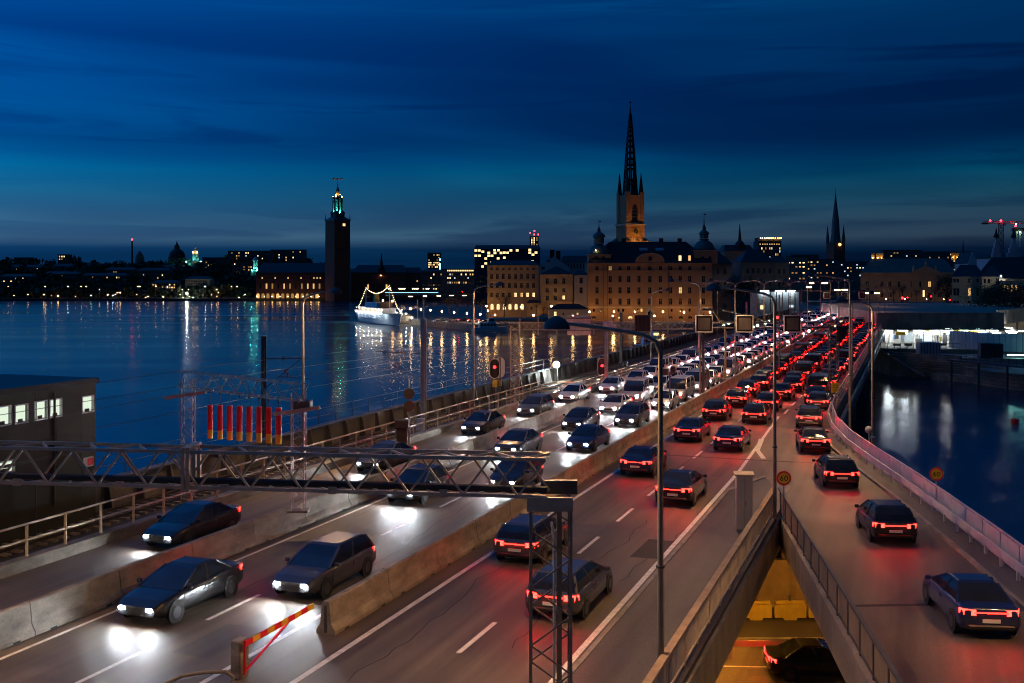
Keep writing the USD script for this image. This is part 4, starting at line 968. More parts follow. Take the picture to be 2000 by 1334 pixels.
# --- island palace
PW, PG, PE = (1166, 1192, 1211, 1228, 1248, 1269, 1290, 1310, 1329, 1347, 1374), 622, 514
wins = []
for v, h in ((524, 8), (545, 11.5), (567, 11.5), (589, 11.5)): wins += grid(PW, (v,), 6, h, .03, int(v), bright=.2)
wins += grid((1160, 1173, 1208, 1217, 1245, 1253, 1312, 1330, 1347), (606,), 4, 6, .1, 3)
wins += [(u, 619.5, 8, 5, s, 1) for u, s in ((1160, 0), (1212, 2), (1231, 2), (1310, 0), (1330, 0), (1348, 0), (1372, 0))]
t, k = building('island_palace', 'long orange plastered palace with two domed corner towers on the island quay', 'palace', 446, 1148, 1391, PE, PG, 17, ORANGE, wins, ('mansard', 471, 46, .4), [(516, 2.5, .5), (529, 1.2), (599, 2, .35)])
X = lambda u: (u - 1148) * k
Z = lambda v: (PG - v) * k
part(t, 'base_course', bx(-.05, X(1391) + .05, -.14, -.004, Z(601), Z(599)), PINKW)
part(t, 'gable', prism(Polygon([(X(1241), Z(513)), (X(1298), Z(513))] + [(X(1269.5) + 27 * k * math.cos(a), Z(511) + 16 * k * math.sin(a)) for a in np.linspace(0, math.pi, 15)]), -.4, 2.5), ORANGE)
part(t, 'gable_trim', cat([bar((X(1269.5) + 27.5 * k * math.cos(a), -.5, Z(511) + 16.3 * k * math.sin(a)), (X(1269.5) + 27.5 * k * math.cos(b), -.5, Z(511) + 16.3 * k * math.sin(b)), .5, .35) for a, b in zip(np.linspace(0, math.pi, 15)[:-1], np.linspace(0, math.pi, 15)[1:])]), PINKW)
part(t, 'round_window', prism(Polygon([(X(1269.5) + 3.5 * k * math.cos(a), Z(505) + 4.5 * k * math.sin(a)) for a in np.linspace(0, 2 * math.pi, 16)[:-1]]), -.5, -.41), PANE)
part(t, 'doorway', prism(Polygon([(X(1261), Z(622)), (X(1278), Z(622)), (X(1278), Z(606)), (X(1269.5), Z(600)), (X(1261), Z(606))]), -.5, -.16), PINKW)
part(t, 'door', prism(Polygon([(X(1265), Z(622)), (X(1274), Z(622)), (X(1274), Z(610)), (X(1269.5), Z(606)), (X(1265), Z(610))]), -.56, -.505), PANE)
for u, v in ((1222, 464), (1296, 464), (1333, 464)): chimney(t, k, 1148, 0, PG, u, v, 474, 8, 7, ROOF)
for u in (1259, 1291): part(t, 'skylight', (np.array([(X(u - 8), 3.6, Z(489)), (X(u + 8), 3.6, Z(489)), (X(u + 8), 4.6, Z(484)), (X(u - 8), 4.6, Z(484)), (X(u - 8), 3.5, Z(488.5)), (X(u + 8), 3.5, Z(488.5)), (X(u + 8), 4.5, Z(483.5)), (X(u - 8), 4.5, Z(483.5))]), BF), SHEET)
for u in (1328.5, 1347): 
    d = part(t, 'dormer', bx(X(u - 3.6), X(u + 3.6), .4, 4, Z(512), Z(497)), ROOF); part(d, 'pane', bx(X(u - 2.6), X(u + 2.6), .34, .39, Z(510), Z(499)), WINB if u < 1340 else WIN)
for u in (1178, 1186, 1305): part(t, 'drainpipe', tube([(X(u), -.1, 0), (X(u), -.1, Z(514))], .09, 5), ROOF)
for c, half, r0, vb, dome, lan in ((1172, 23, 22, 498, (498, 476), (474, 453, 12, 445, 428)), (1380, 24, 21, 490, (490, 467), (465, 449, 10, 440, 414))):
    part(t, 'tower', bx(X(c - half + 1), X(c + half - 1), 1.2, 1.2 + 44 * k, Z(514) - .01, Z(vb)), ORANGE)
    for du in (-7, 7):
        tw = part(t, 'tower_window', bx(X(c + du - 3), X(c + du + 3), 1.12, 1.19, Z(511), Z(501)), PANE)
    part(t, 'tower_cornice', bx(X(c - half), X(c + half), .9, 1.4 + 44 * k, Z(vb), Z(vb - 1.5)), PINKW)
    a = (X(c), 1.2 + 22 * k, 0)
    H = Z(dome[1]) - Z(vb - 1.5)
    part(t, 'dome', lathe([(r0 * k * math.cos(q) * (1.03 if q < .3 else 1), Z(vb - 1.5) + H * math.sin(q)) for q in np.linspace(0, 1.2, 9)] + [(10 * k, Z(dome[1] - 1))], 20, at=a), ROOFG, True)
    part(t, 'lantern', lathe([(lan[2] * .85 * k, Z(lan[0])), (lan[2] * .85 * k, Z((lan[0] + lan[1]) / 2)), (lan[2] * 1.1 * k, Z((lan[0] + lan[1]) / 2 - 1)), (lan[2] * .95 * k, Z(lan[1] + 4)), (lan[2] * .5 * k, Z(lan[1])), (3.2 * k, Z(lan[1] - 2))], 12, at=a), ROOFG, 30)
    part(t, 'cupola', lathe([(3.2 * k, Z(lan[1] - 2)), (4.2 * k, Z(lan[1] - 4)), (2.2 * k, Z(lan[3] - 1)), (1.4 * k, Z(lan[3] - 2)), (.5 * k, Z((lan[3] + lan[4]) / 2)), (.25 * k, Z(lan[4]))], 10, at=a), ROOFG, 30)
    part(t, 'vane', bx(a[0], a[0] + 4 * k, a[1] - .05, a[1] + .05, Z(lan[4] + 4), Z(lan[4] + 2)), ROOF)
for u, s in ((1164, 2), ): part(t, 'dome_lamp', ball((X(u), 1.0, Z(489)), .25), GLOBEF)
t, k = building('palace_wing', 'dim brown end wing turning away behind the right palace dome', 'palace wing', 452, 1391, 1436, 516, 620, 30, GREYW, grid((1404, 1420), (530, 552, 575, 597), 5, 10, 0.0, 4), ('mansard', 482, 4, .4), [(517, 2, .4)], rz=22)

# --- buildings left of the palace
t, k = building('ochre_house', 'wide ochre house with dark square windows and lit arched ground floor left of the palace', 'house', 452, 952, 1052, 518, 613, 15, OCHRE,
    grid((960, 971.5, 983, 995, 1007, 1018.5, 1030.5, 1042), (525,), 4.6, 5, 0, 1) + grid((960, 971.5, 983, 995, 1007, 1018.5, 1030.5, 1042), (540, 557.5), 5, 9.5, .04, 2) + [(u, 576, 4.6, 8, s, 0) for u, s in ((960, 0), (971.5, 0), (983, 0), (995, 0), (1007, 2), (1019, 1), (1030.5, 2), (1042.5, 2))]
    + [(u, 599, 5.5, 11, s, 1) for u, s in ((961, 2), (973, 2), (985, 2), (996, 2), (1008, 2), (1020, 2))], ('hip', 508, 10), [(519, 1.4, .4), (549, 1), (563.5, 1.2)])
t, k = building('white_gabled_house', 'white house with a broad gable and small round window behind the ochre houses', 'house', 474, 1052, 1112, 521, 610, 14, WHITEW, [(1061, 522, 6, 9, 0, 0)], ('gable', 501), (), )
part(t, 'round_window', prism(Polygon([((1071 - 1052) * k + 2.6 * k * math.cos(a), (610 - 509.5) * k + 2.6 * k * math.sin(a)) for a in np.linspace(0, 2 * math.pi, 14)[:-1]]), -.1, -.055), PANE)
for u, v in ((1080, 487), (1092, 489)): chimney(t, k, 1052, 0, 610, u, v, 512, 9, 9, ROOF)
t, k = building('dark_roofed_block', 'long low block under a black roof between the white gable and the palace dome', 'house', 486, 1095, 1152, 512, 605, 12, WHITEW, [(1104 + 6 * i, 520, 2.4, 9, 0, 0) for i in range(7)], ('hip', 499, 6))
t, k = building('small_ochre_house', 'small ochre house with three window bays and pointed black roof', 'house', 444, 1056, 1119, 535.5, 606, 13, OCHRE,
    grid((1069, 1085, 1101), (549.5,), 5.5, 12, 0, 3, 1) + [(1069, 567, 5, 8, 0, 0), (1085, 567, 5, 8, 0, 0), (1101, 567, 5, 8, 0, 0), (1069, 582, 5.5, 9, 0, 0), (1085, 582, 5.5, 9, 0, 0), (1101, 581, 4.5, 7, 2, 0)], ('hip', 520, 30), [(537, 1.2, .5), (555, .8), (589, .9)])
t, k = building('narrow_side_house', 'narrow pale house squeezed between the small ochre house and the palace', 'house', 449, 1121, 1147, 537, 606, 12, WHITEW, [(1135, 548, 6, 11, 0, 0), (1135, 567, 6, 11, 0, 0)], ('hip', 527, 8), [(538, 1.1, .4)])
t, k = building('low_quay_house', 'low quay building with dark hipped roof in front of the small ochre house', 'house', 432, 1072, 1150, 604, 626, 8, PINKW, [(1084.5, 613, 4.5, 8, 2, 0), (1100, 613, 3, 4, 0, 0), (1128, 613, 3, 4, 1, 0)], ('hip', 594, 18))
t, k = building('porch_house', 'small annex with curved dark roof at the foot of the ochre house', 'house', 440, 1030, 1056, 592, 610, 7, OCHRE, [(1038, 602, 4, 6, 0, 0)], ('hip', 586, 5))

# --- island church
Yc = 500.0; kc = Yc / F
ch = thing('island_church', 'brick church tower with tall openwork iron spire and corner pinnacles', 'church', at(1231, 625, Yc), 24)
zz = lambda v: (625 - v) * kc
hw = 20.2 * kc
part(ch, 'lower_tower', bx(-hw, hw, -hw, hw, 0, zz(441)), BRICK2)
part(ch, 'stone_band', bx(-hw - .5, hw + .5, -hw - .5, hw + .5, zz(441), zz(438)), PINKW)
h2 = 18.2 * kc
sh = Polygon([(-h2, zz(438)), (h2, zz(438)), (h2, zz(382)), (-h2, zz(382))])
wn = Polygon([(-6.4 * kc, zz(434)), (6.4 * kc, zz(434)), (6.4 * kc, zz(410)), (4.6 * kc, zz(404)), (0, zz(398)), (-4.6 * kc, zz(404)), (-6.4 * kc, zz(410))])
part(ch, 'belfry', prism(sh.difference(wn), -h2, -h2 + 1.0), BRICK2)
part(ch, 'belfry', bx(-h2, h2, -h2 + 1.0, h2, zz(438), zz(382)), BRICK2)
part(ch, 'belfry_window', prism(wn, -h2 + .6, -h2 + .9), PANE)
for i in range(4): part(ch, 'louvre', bx(-6 * kc, 6 * kc, -h2 + .3, -h2 + .58, zz(432 - 7 * i), zz(430 - 7 * i)), STEELD)
v, f = prism(wn, -.2, 0); part(ch, 'belfry_window', (np.column_stack([-v[:, 1] * 1 + h2 + .0, v[:, 0], v[:, 2]]), f), PANE)
part(ch, 'clock_face', prism(Polygon([(6 * kc * math.cos(a), zz(452) + 6 * kc * math.sin(a)) for a in np.linspace(0, 2 * math.pi, 25)[:-1]]), -hw - .35, -hw - .02), DARK)
part(ch, 'clock_rim', cat([bar((6 * kc * math.cos(a), -hw - .4, zz(452) + 6 * kc * math.sin(a)), (6 * kc * math.cos(a + .27), -hw - .4, zz(452) + 6 * kc * math.sin(a + .27)), .18) for a in np.linspace(0, 2 * math.pi, 25)[:-1]]), YEL2)
part(ch, 'clock_hand', bar((0, -hw - .42, zz(452)), (.7, -hw - .42, zz(449)), .18), YEL2); part(ch, 'clock_hand', bar((0, -hw - .42, zz(452)), (-.2, -hw - .42, zz(456)), .18), YEL2)
for sx in (-1, 1):
    for sy in (-1, 1):
        part(ch, 'buttress', bx(*sorted((sx * (hw - 1.2), sx * (hw + 1.3))), *sorted((sy * (hw - 1.2), sy * (hw + 1.3))), 0, zz(471)), BRICK2)
        part(ch, 'buttress_cap', lathe([(2.4, zz(471)), (.3, zz(465))], 4, at=(sx * hw, sy * hw, 0)), ROOFG)
        part(ch, 'corner_pier', bx(*sorted((sx * (h2 - 1.6), sx * (h2 + .35))), *sorted((sy * (h2 - 1.6), sy * (h2 + .35))), zz(438), zz(376)), BRICK2)
        part(ch, 'pinnacle', lathe([(1.1, zz(376)), (.75, zz(362)), (.12, zz(338))], 8, at=(sx * (h2 - .7), sy * (h2 - .7), 0)), ROOF)
    for i in range(6): part(ch, 'corbel', bx(-hw + 1.2 + i * 1.35 - (1.4 if sx > 0 else 0) * 0, -hw + 1.7 + i * 1.35, -hw - .25, -hw - .02, zz(472), zz(466)), PINKW) if sx > 0 else None
IRON = M('cast_iron', (0.02, 0.02, 0.022), 0.5, 0.3)
prof = [(385, 14.2), (360, 12.6), (352, 11.9), (330, 10.6), (322, 10.2), (310, 9.4), (298, 8.6), (286, 7.6), (275, 6.7), (265, 5.9), (256, 5.2), (248, 4.6), (241, 4.0), (234, 3.4), (225, 2.5)]
for j in range(8):
    a = 2 * math.pi * (j + .5) / 8
    pts = [(r * kc * math.cos(a), r * kc * math.sin(a), zz(v)) for v, r in prof]
    part(ch, 'spire_rib', tube(pts, [.42 - .018 * i for i in range(len(pts))], 5), IRON)
for v, r in prof:
    q = [(r * kc * math.cos(2 * math.pi * (j + .5) / 8), r * kc * math.sin(2 * math.pi * (j + .5) / 8), zz(v)) for j in range(8)]
    part(ch, 'spire_ring', cat([bar(q[j], q[(j + 1) % 8], .42, .75) for j in range(8)]), IRON)
for (v0, r0), (v1, r1) in zip(prof[:6], prof[1:6]):
    if v0 - v1 < 12: continue
    part(ch, 'spire_tracery', cat([bar((r0 * kc * .92 * math.cos(2 * math.pi * (j + 1) / 8), r0 * kc * .92 * math.sin(2 * math.pi * (j + 1) / 8), zz(v0)), (r1 * kc * .92 * math.cos(2 * math.pi * (j + 1) / 8), r1 * kc * .92 * math.sin(2 * math.pi * (j + 1) / 8), zz(v1)), .3) for j in range(8)]), IRON)
part(ch, 'spire_top', lathe([(2.5 * kc, zz(226)), (1.2 * kc, zz(214)), (.35 * kc, zz(203)), (.15 * kc, zz(197))], 8), IRON)
part(ch, 'vane', ball((0, 0, zz(200)), .45), IRON)
part(ch, 'nave_roof', hull([(hw, -8, zz(520)), (hw + 40, -8, zz(520)), (hw, 8, zz(520)), (hw + 40, 8, zz(520)), (hw, 0, zz(494)), (hw + 40, 0, zz(494))]), ROOF)
part(ch, 'nave', bx(hw + .1, hw + 40, -7.9, 7.9, 0, zz(520)), BRICK2)
for sx in (-1, 1): part(ch, 'floodlight', bev(sx * 5 - .3, sx * 5 + .3, -hw - 9.3, -hw - 8.8, zz(497), zz(496), .05), CHURCHL)
part(ch, 'floodlight_ledge', bx(-6, 6, -hw - 9.6, -hw - 8.5, zz(497.6), zz(497.1)), STEELD)

# --- city hall over the water
Yh = 990.0; kh = Yh / F
t, k = building('city_hall', 'dark red brick city hall wing with lit water arcade beside the great tower', 'city hall', Yh, 500, 634, 532, 588, 40, BRICK,
    [(504 + 9.6 * i, 579, 6.2, 12, 4 if i % 4 else 1, 1) for i in range(13)] + [(509 + 11.5 * i, 559, 3, 10, 1 if i in (1, 4, 8, 9) else 4 if i % 3 else 0, 0) for i in range(11)] + [(506 + 6.3 * i, 543, 2.6, 3, 1 if i % 4 == 1 or i > 16 else 0, 0) for i in range(20)], ('hip', 513, 4), [(537, 1, .5), (551, 1)], frames=False)
for i in range(9): part(t, 'terrace_lamp', ball(((6 + 15 * i) * k, -9, 9 * k), .4), GLOBEF); part(t, 'lamp_pole', tube([((6 + 15 * i) * k, -9, -1), ((6 + 15 * i) * k, -9, 8 * k)], .1, 4), STEELD)
t, k = building('city_hall_wing', 'dark red brick wing right of the great tower behind the ship', 'city hall', Yh + 6, 686, 792, 532, 588, 35, BRICK, [(695 + 12 * i, 560, 3, 9, 1 if i in (2, 5) else 0, 0) for i in range(8)], ('hip', 517, 8), [(537, 1, .5)], frames=False)
ct = thing('city_hall_tower', 'great square brick tower with green-lit copper lantern topped by three crowns', 'tower', at(659.5, 588, Yh - 6), 40)
hz = lambda v: (588 - v) * kh
r = 17.6 * kh
part(ct, 'shaft', hull([(sx * r * 1.02, sy * r * 1.02, -2) for sx in (-1, 1) for sy in (-1, 1)] + [(sx * r * .98, sy * r * .98, hz(433)) for sx in (-1, 1) for sy in (-1, 1)]), BRICK)
part(ct, 'cornice', bx(-r * 1.04, r * 1.04, -r * 1.04, r * 1.04, hz(433), hz(430.5)), ROOFG)
for a in (-.3, .12, .3):
    for ax in (0, 1):
        b_ = bx(a * r - .45, a * r + .45, -r - .05, -r + .1, hz(443), hz(438)) if ax == 0 else bx(r - .1, r + .05, a * r - .45, a * r + .45, hz(443), hz(438))
        if not (ax == 0 and a == -.3): part(ct, 'belfry_window', b_, WINB if (a > 0 and ax == 0) or a < 0 else PANE)
part(ct, 'roof', hull([(sx * r, sy * r, hz(430.4)) for sx in (-1, 1) for sy in (-1, 1)] + [(sx * r * .5, sy * r * .5, hz(424)) for sx in (-1, 1) for sy in (-1, 1)]), ROOFG)
for sx in (-1, 1):
    for sy in (-1, 1):
        part(ct, 'corner_spike', lathe([(.5, hz(430)), (.1, hz(419))], 6, at=(sx * r * .97, sy * r * .97, 0)), ROOFG)
        part(ct, 'turret', lathe([(2.4, hz(424)), (2.4, hz(418)), (3.0, hz(417)), (1.6, hz(413.5))], 10, at=(sx * r * .36, sy * r * .36, 0)), ROOFG)
part(ct, 'lantern_floor', lathe([(10.5 * kh, hz(424)), (10.2 * kh, hz(419)), (8 * kh, hz(417.5))], 8), ROOFG)
for j in range(8):
    a = 2 * math.pi * (j + .5) / 8
    part(ct, 'lantern_column', tube([(8.6 * kh * math.cos(a), 8.6 * kh * math.sin(a), hz(417.5)), (8.6 * kh * math.cos(a), 8.6 * kh * math.sin(a), hz(391))], .75, 8), ROOFG)
part(ct, 'lantern_core', lathe([(3.4 * kh, hz(417.4)), (2.6 * kh, hz(404)), (3.0 * kh, hz(391))], 10), M('lit_copper', (0.25, 0.45, 0.38), 0.5))
for j in range(4):
    a = math.pi / 2 * j
    part(ct, 'lantern_lamp', ball((6.2 * kh * math.cos(a), 6.2 * kh * math.sin(a), hz(416.2)), .55), TEAL)
part(ct, 'lantern_roof', lathe([(9.6 * kh, hz(391)), (10.8 * kh, hz(389.5)), (10.2 * kh, hz(387.5)), (4, hz(385))], 12), ROOFG)
for a in (.6, 2.2, 3.75, 5.3): part(ct, 'gallery_lamp', ball((8.6 * kh * math.cos(a), 8.6 * kh * math.sin(a), hz(385.5)), .62), ORANGEL)
GOLD = M('gilded_copper', (0.6, 0.42, 0.24), 0.35, 0.7)
part(ct, 'upper_lantern', lathe([(2.2 * kh, hz(386.5)), (1.9 * kh, hz(381)), (2.9 * kh, hz(380)), (4.4 * kh, hz(374.5)), (3.2 * kh, hz(371)), (1.2 * kh, hz(366.5)), (.8 * kh, hz(364)), (1.3 * kh, hz(362.5)), (.5 * kh, hz(360)), (.25 * kh, hz(352))], 12), GOLD, 30)
for a in (0, 2.1, 4.2): part(ct, 'upper_lamp', ball((4.6 * kh * math.cos(a - .9), 4.6 * kh * math.sin(a - .9), hz(381.5)), .3), ORANGEL)
part(ct, 'crown_arm', tube([(-6.5 * kh, 6.5 * kh * .5, hz(352)), (6.5 * kh, -6.5 * kh * .5, hz(352))], .25, 6), GOLD)
for q in (-1, 0, 1): part(ct, 'crown', lathe([(.5, 0), (1.1, .4), (1.3, 1.2), (.8, 1.5)], 10, at=(q * 6.5 * kh, -q * 6.5 * kh * .5, hz(352.2))), GOLD)
cs = thing('small_spire', 'small dark spire with an orange lit base behind the ship masts', 'spire', at(745, 535, 1000), 0)
part(cs, 'base', bx(-2.6, 2.6, -2.6, 2.6, -2, 3.5), BRICK); part(cs, 'spire', lathe([(2.9, 3.5), (3.4, 5), (1.6, 8), (1.3, 11), (.8, 13), (.15, 19.5)], 8), ROOF); part(cs, 'lamp', ball((0, -4.4, -1.4), .4), ORANGEL); part(cs, 'bracket', bx(-.2, .2, -4.3, -2.6, -2.0, -1.8), STEELD)

# --- towers and blocks behind
t, k = building('hotel_block', 'dark angular modern block with scattered glowing square windows behind the ochre house', 'office block', 760, 927, 1055, 486, 610, 30, DARKW,
    [(900 + x / 4.765, 400 + y / 4.765, 5.2, 4.4, 2, 0) for x, y in ((140, 425), (172, 425), (205, 437), (260, 448), (315, 422), (350, 422), (318, 448), (375, 448), (405, 445), (436, 447), (466, 424), (525, 424), (642, 420), (642, 446), (700, 445), (140, 475), (174, 475), (232, 500), (260, 475), (290, 475), (348, 498), (405, 493), (232, 545), (285, 540), (203, 575), (672, 465), (668, 525))] + grid([932 + 6 * i for i in range(20)], (540, 550, 560, 570), 3, 4, 0.02, 9), ('mansard', 478, 2, .3), frames=False, roofm=DARKW)
t, k = building('red_topped_tower', 'slim tower with red beacon lamps on top behind the dark angular block', 'tower', 1150, 1035, 1052, 462, 500, 12, DARKW, grid((1038.5, 1043.5, 1048.5), (465, 469, 473.5, 478), 2.2, 3.4, .75, 5, bright=.6), frames=False)
for dx, dz in ((0, 4), (4.3, 2.2), (8.6, 2.2), (4.5, 6)): part(t, 'beacon', ball((dx + .3, 0, 38 * k + dz), .8), REDFAR); part(t, 'beacon_mast', tube([(dx + .3, 0.2, 38 * k), (dx + .3, .2, 38 * k + dz)], .15, 4), STEELD)
t, k = building('office_tower', 'isolated office tower with a few lit rows standing left of the dark angular block', 'office tower', 1500, 835, 860, 494, 556, 20, DARKW, grid([838 + 3.2 * i for i in range(7)], (498, 503, 508), 2, 1.8, .12, 7) + grid([838 + 3.2 * i for i in range(7)], (513, 517, 521.5), 2.6, 2.6, .75, 8, bright=.5), frames=False)
part(t, 'sign', bx(23 * k, 25.5 * k, -.5, -.05, 30 * k, 42 * k), E('cyan_sign', (0.25, 0.9, 1.0), 4.0)); part(t, 'round_sign', ball((24.5 * k, -.6, 49 * k), 1.4), UsdShade.Material.Get(stage, '/World/Looks/cyan_sign'))
t, k = building('long_lit_office', 'long pale office block with a bright lit top floor right of the isolated tower', 'office block', 950, 862, 928, 526, 596, 20, MIDW, [(874.5 + 3.5 * i, 525.5 + 3, 2.4, 2.6, 2, 0) for i in range(15)] + grid([866 + 4.4 * i for i in range(14)], (536, 543, 552), 2.4, 3.2, .4, 12, cool=.25), ('flat', 0), frames=False)
t, k = building('apartment_block', 'dim apartment block with scattered lit windows right of the small spire', 'apartment block', 1000, 822, 868, 530, 596, 20, MIDW, grid([827 + 5 * i for i in range(8)], (536, 543, 550, 557, 564), 2.4, 3, .22, 13), ('hip', 526, 5), frames=False)
t, k = building('apartment_block', 'low dim block with blue signs between ship mast and apartment block', 'apartment block', 1020, 775, 824, 533, 596, 18, MIDW, grid([780 + 5 * i for i in range(8)], (541, 549, 557, 566), 2.2, 3, .15, 14, cool=.4), ('hip', 522, 6), frames=False)
t, k = building('lit_top_tower', 'tower block with bright lamps along its roofline and lit lower floors', 'tower block', 900, 1481, 1526, 472, 522, 18, DARKW, [(1485 + 4.6 * i, 466 + 11, 2.5, 2, 1, 0) for i in range(9)] + grid([1484 + 3.9 * i for i in range(11)], (485, 491, 497, 503, 509), 2.3, 4, .33, 15, cool=.3, bright=.5), ('flat', 0), frames=False)
part(t, 'crown_box', bx(.5, 44 * k, .5, 16, 50 * k + .4, 58 * k), DARKW)
for i in range(12): part(t, 'roof_lamp', ball((2 + 1.55 * i, -.2, 57 * k), .34), ORANGEL)
t, k = building('brown_office', 'brown office block with rows of small lit windows below the lit-top tower', 'office block', 720, 1535, 1578, 502, 600, 20, GREYW, grid([1541 + 7.2 * i for i in range(5)], (513, 521, 533, 544), 4, 2.6, .6, 16, bright=.6), ('flat', 0), frames=False)
t, k = building('dark_hipped_mansion', 'grey brown mansion under a black hipped roof right of the palace wing', 'mansion', 470, 1448, 1515, 512, 612, 22, GREYW, grid((1460, 1471, 1481.5, 1492, 1504), (529, 554, 578), 5, 9, 0, 17), ('hip', 486, 22), [(513, 1.4, .4), (541, .8)])
t, k = building('mansion_side', 'paler ribbed side wall joining the black-roofed mansion', 'mansion', 474, 1515, 1541, 512, 612, 18, TANW, [(1522, 530, 3, 9, 0, 0), (1531, 530, 3, 9, 0, 0), (1522, 555, 3, 9, 0, 0), (1531, 555, 3, 9, 0, 0)], ('hip', 500, 3), [(540, 1)])
t, k = building('roof_turret_house', 'dark roofed house with needle flèche between palace dome and mansion', 'house', 560, 1415, 1472, 490, 600, 16, GREYW, [], ('mansard', 478, 4, .3))
part(t, 'fleche_base', lathe([(2.6, 112 * k), (2.8, 122 * k), (2.0, 127 * k), (.9, 131 * k), (.12, 164 * k)], 8, at=((1448 - 1415) * k, 4, 0)), ROOF)
t, k = building('grey_station_building', 'long dark station building with cool tubes under its eaves beyond the railway', 'station', 430, 1478, 1560, 570, 612, 12, SHEET, [(1488, 600, 6, 8, 2, 0), (1545, 598, 10, 5, 3, 0)], ('flat', 0), frames=False)
for x in (6, 36, 58): part(t, 'eave_tube', bx(x * k, (x + 16) * k, -1.2, -1.0, 43 * k, 44.2 * k), COOL)
part(t, 'canopy', bx(-1, 84 * k, -2, -.05, 45 * k, 47 * k), STEELD)
for i in range(7): part(t, 'column', bx(12 * i * k, 12 * i * k + .3, -1.6, -1.3, 0, 45 * k), STEELD)

# --- Klara-like brick church with green copper spire
kk = thing('spired_church', 'far church with tall green spire and two glowing clock faces right of the bridge lamps', 'church', at(1632, 540, 900), 20)
kz = lambda v: (540 - v) * 900 / F
r = 12.6 * 900 / F
part(kk, 'tower', bx(-r, r, -r, r, 0, kz(474)), BRICK)
for sx in (-1, 1):
    for sy in (-1, 1): part(kk, 'pinnacle', lathe([(1.5, kz(474)), (1.2, kz(462)), (.15, kz(440))], 6, at=(sx * r * .85, sy * r * .85, 0)), ROOFG)
part(kk, 'spire', lathe([(r * .85, kz(474)), (r * .7, kz(462)), (r * .52, kz(428)), (r * .44, kz(420)), (r * .36, kz(412)), (.25, kz(378)), (.1, kz(367))], 8), ROOFG)
for a in (-90, 0):
    c_ = np.array([math.cos(math.radians(a)), math.sin(math.radians(a))]) * (r + .1)
    part(kk, 'clock', ball((c_[0], c_[1], kz(478)), 1.35), E('clock_glow', (1.0, 0.62, 0.22), 2.2) if a == -90 else UsdShade.Material.Get(stage, '/World/Looks/clock_glow'))

# --- the palace with columns and roofs at the right
Yn = 560.0
t, k = building('column_palace', 'sandstone palace with pilasters, pediment and dark curved roof at the end of the road', 'palace', Yn, 1681, 1862, 533, 590, 22, PALACEW,
    [(1722 + 18.2 * i - (3 if i in (1, 2) else 0) + (0), 555, 5, 10, 1 if i in (5, ) else 0, 0) for i in range(8)] + [(1694, 555, 5, 10, 0, 0), (1804, 573, 7, 13, 2, 0)] + [(1722 + 18.2 * i, 576, 5, 8, 0, 0) for i in range(8) if i not in (4,)], ('mansard', 505, 20, .35), [(535, 2.5, .7), (563, 1, .3)], roofm=ROOFG, face=True)
x_ = lambda u: (u - 1681) * k * .951
z_ = lambda v: (590 - v) * k
for i in range(10): part(t, 'pilaster', bx(x_(1713 + 15.6 * i) - .6, x_(1713 + 15.6 * i) + .6, -.45, -.02, 0, z_(536)), PALACEW)
part(t, 'pediment', prism(Polygon([(x_(1781), z_(532.4)), (x_(1831), z_(532.4)), (x_(1806), z_(520.5))]), -.9, 2), PALACEW)
part(t, 'pediment_trim', cat([bar((x_(1780), -1.0, z_(532)), (x_(1806), -1.0, z_(519.8)), .5, .6), bar((x_(1806), -1.0, z_(519.8)), (x_(1832), -1.0, z_(532)), .5, .6)]), TANW)
STAT = M('gilded_stone', (0.4, 0.3, 0.12), 0.6)
for u, v in ((1783, 526), (1806, 518), (1825, 526)):
    part(t, 'statue', lathe([(.9, 0), (.8, .8), (.5, 1.6), (.75, 2.3), (.3, 2.9), (.4, 3.3), (.1, 3.7)], 8, at=(x_(u), -.3, z_(v + 6))), STAT)
for u in (1705, 1715, 1722, 1860, 1868, 1877):
    part(t, 'roof_chimney', bx(x_(u) - .9, x_(u) + .9, 9, 10.8, z_(509), z_(494)), STAT)
    part(t, 'roof_lamp', ball((x_(u), 8.2, z_(503)), .22), ORANGEL)
for u in (1730, 1765, 1806, 1838): part(t, 'facade_lamp', ball((x_(u), -6.5, z_(583)), .25), GLOBEF); part(t, 'lamp_pole', tube([(x_(u), -6.5, -1), (x_(u), -6.5, z_(584))], .07, 5), STEELD)
t, k = building('right_waterfront_house', 'tan corner house with tall windows under a black roof at the right', 'house', 330, 1860, 1922, 541, 640, 16, TANW,
    grid((1864.5, 1870.5, 1893, 1909), (548,), 4.2, 7, 0, 21) + grid((1864.5, 1870.5, 1893, 1909), (570, 594), 4.6, 14, .08, 22) + grid((1864.5, 1870.5, 1893), (616,), 4.4, 10, .1, 23), ('hip', 517, 14), [(542, 1.5, .5), (556, 1.6, .4), (604, 1)], face=True)
t, k = building('right_waterfront_house', 'projecting tan house front beside the corner house, autumn tree before it', 'house', 322, 1918, 1956, 541, 640, 16, TANW, grid((1923.5, 1931.5), (549,), 4, 8, 0, 24) + grid((1923.5, 1931.5), (572, 596), 4.4, 14, 0, 25) + grid((1948,), (549, 572, 596), 6, 12, 0, 26), ('hip', 519, 12), [(542, 1.5, .5), (557, 1.6, .4)], face=True)
t, k = building('right_office', 'flat roofed tan office with rows of narrow windows at the right edge', 'office block', 312, 1953, 2075, 545, 640, 16, TANW, grid([1961.5 + 7.4 * i for i in range(14)], (563, 583, 602), 4, 12, 0, 27) + [], ('flat', 0), [(548, 2, .3)], face=True)
for i in range(4): part(t, 'lit_pane', bx((1961.5 + 7.4 * i - 1953 - 1.9) * k * .911, (1961.5 + 7.4 * i - 1953 + 1.9) * k * .911, .16, .21, (640 - 568.6) * k, (640 - 557.4) * k), WIN)
part(t, 'wall_lamp', ball((0.3, -.5, 101 * k), .22), FLOOD)
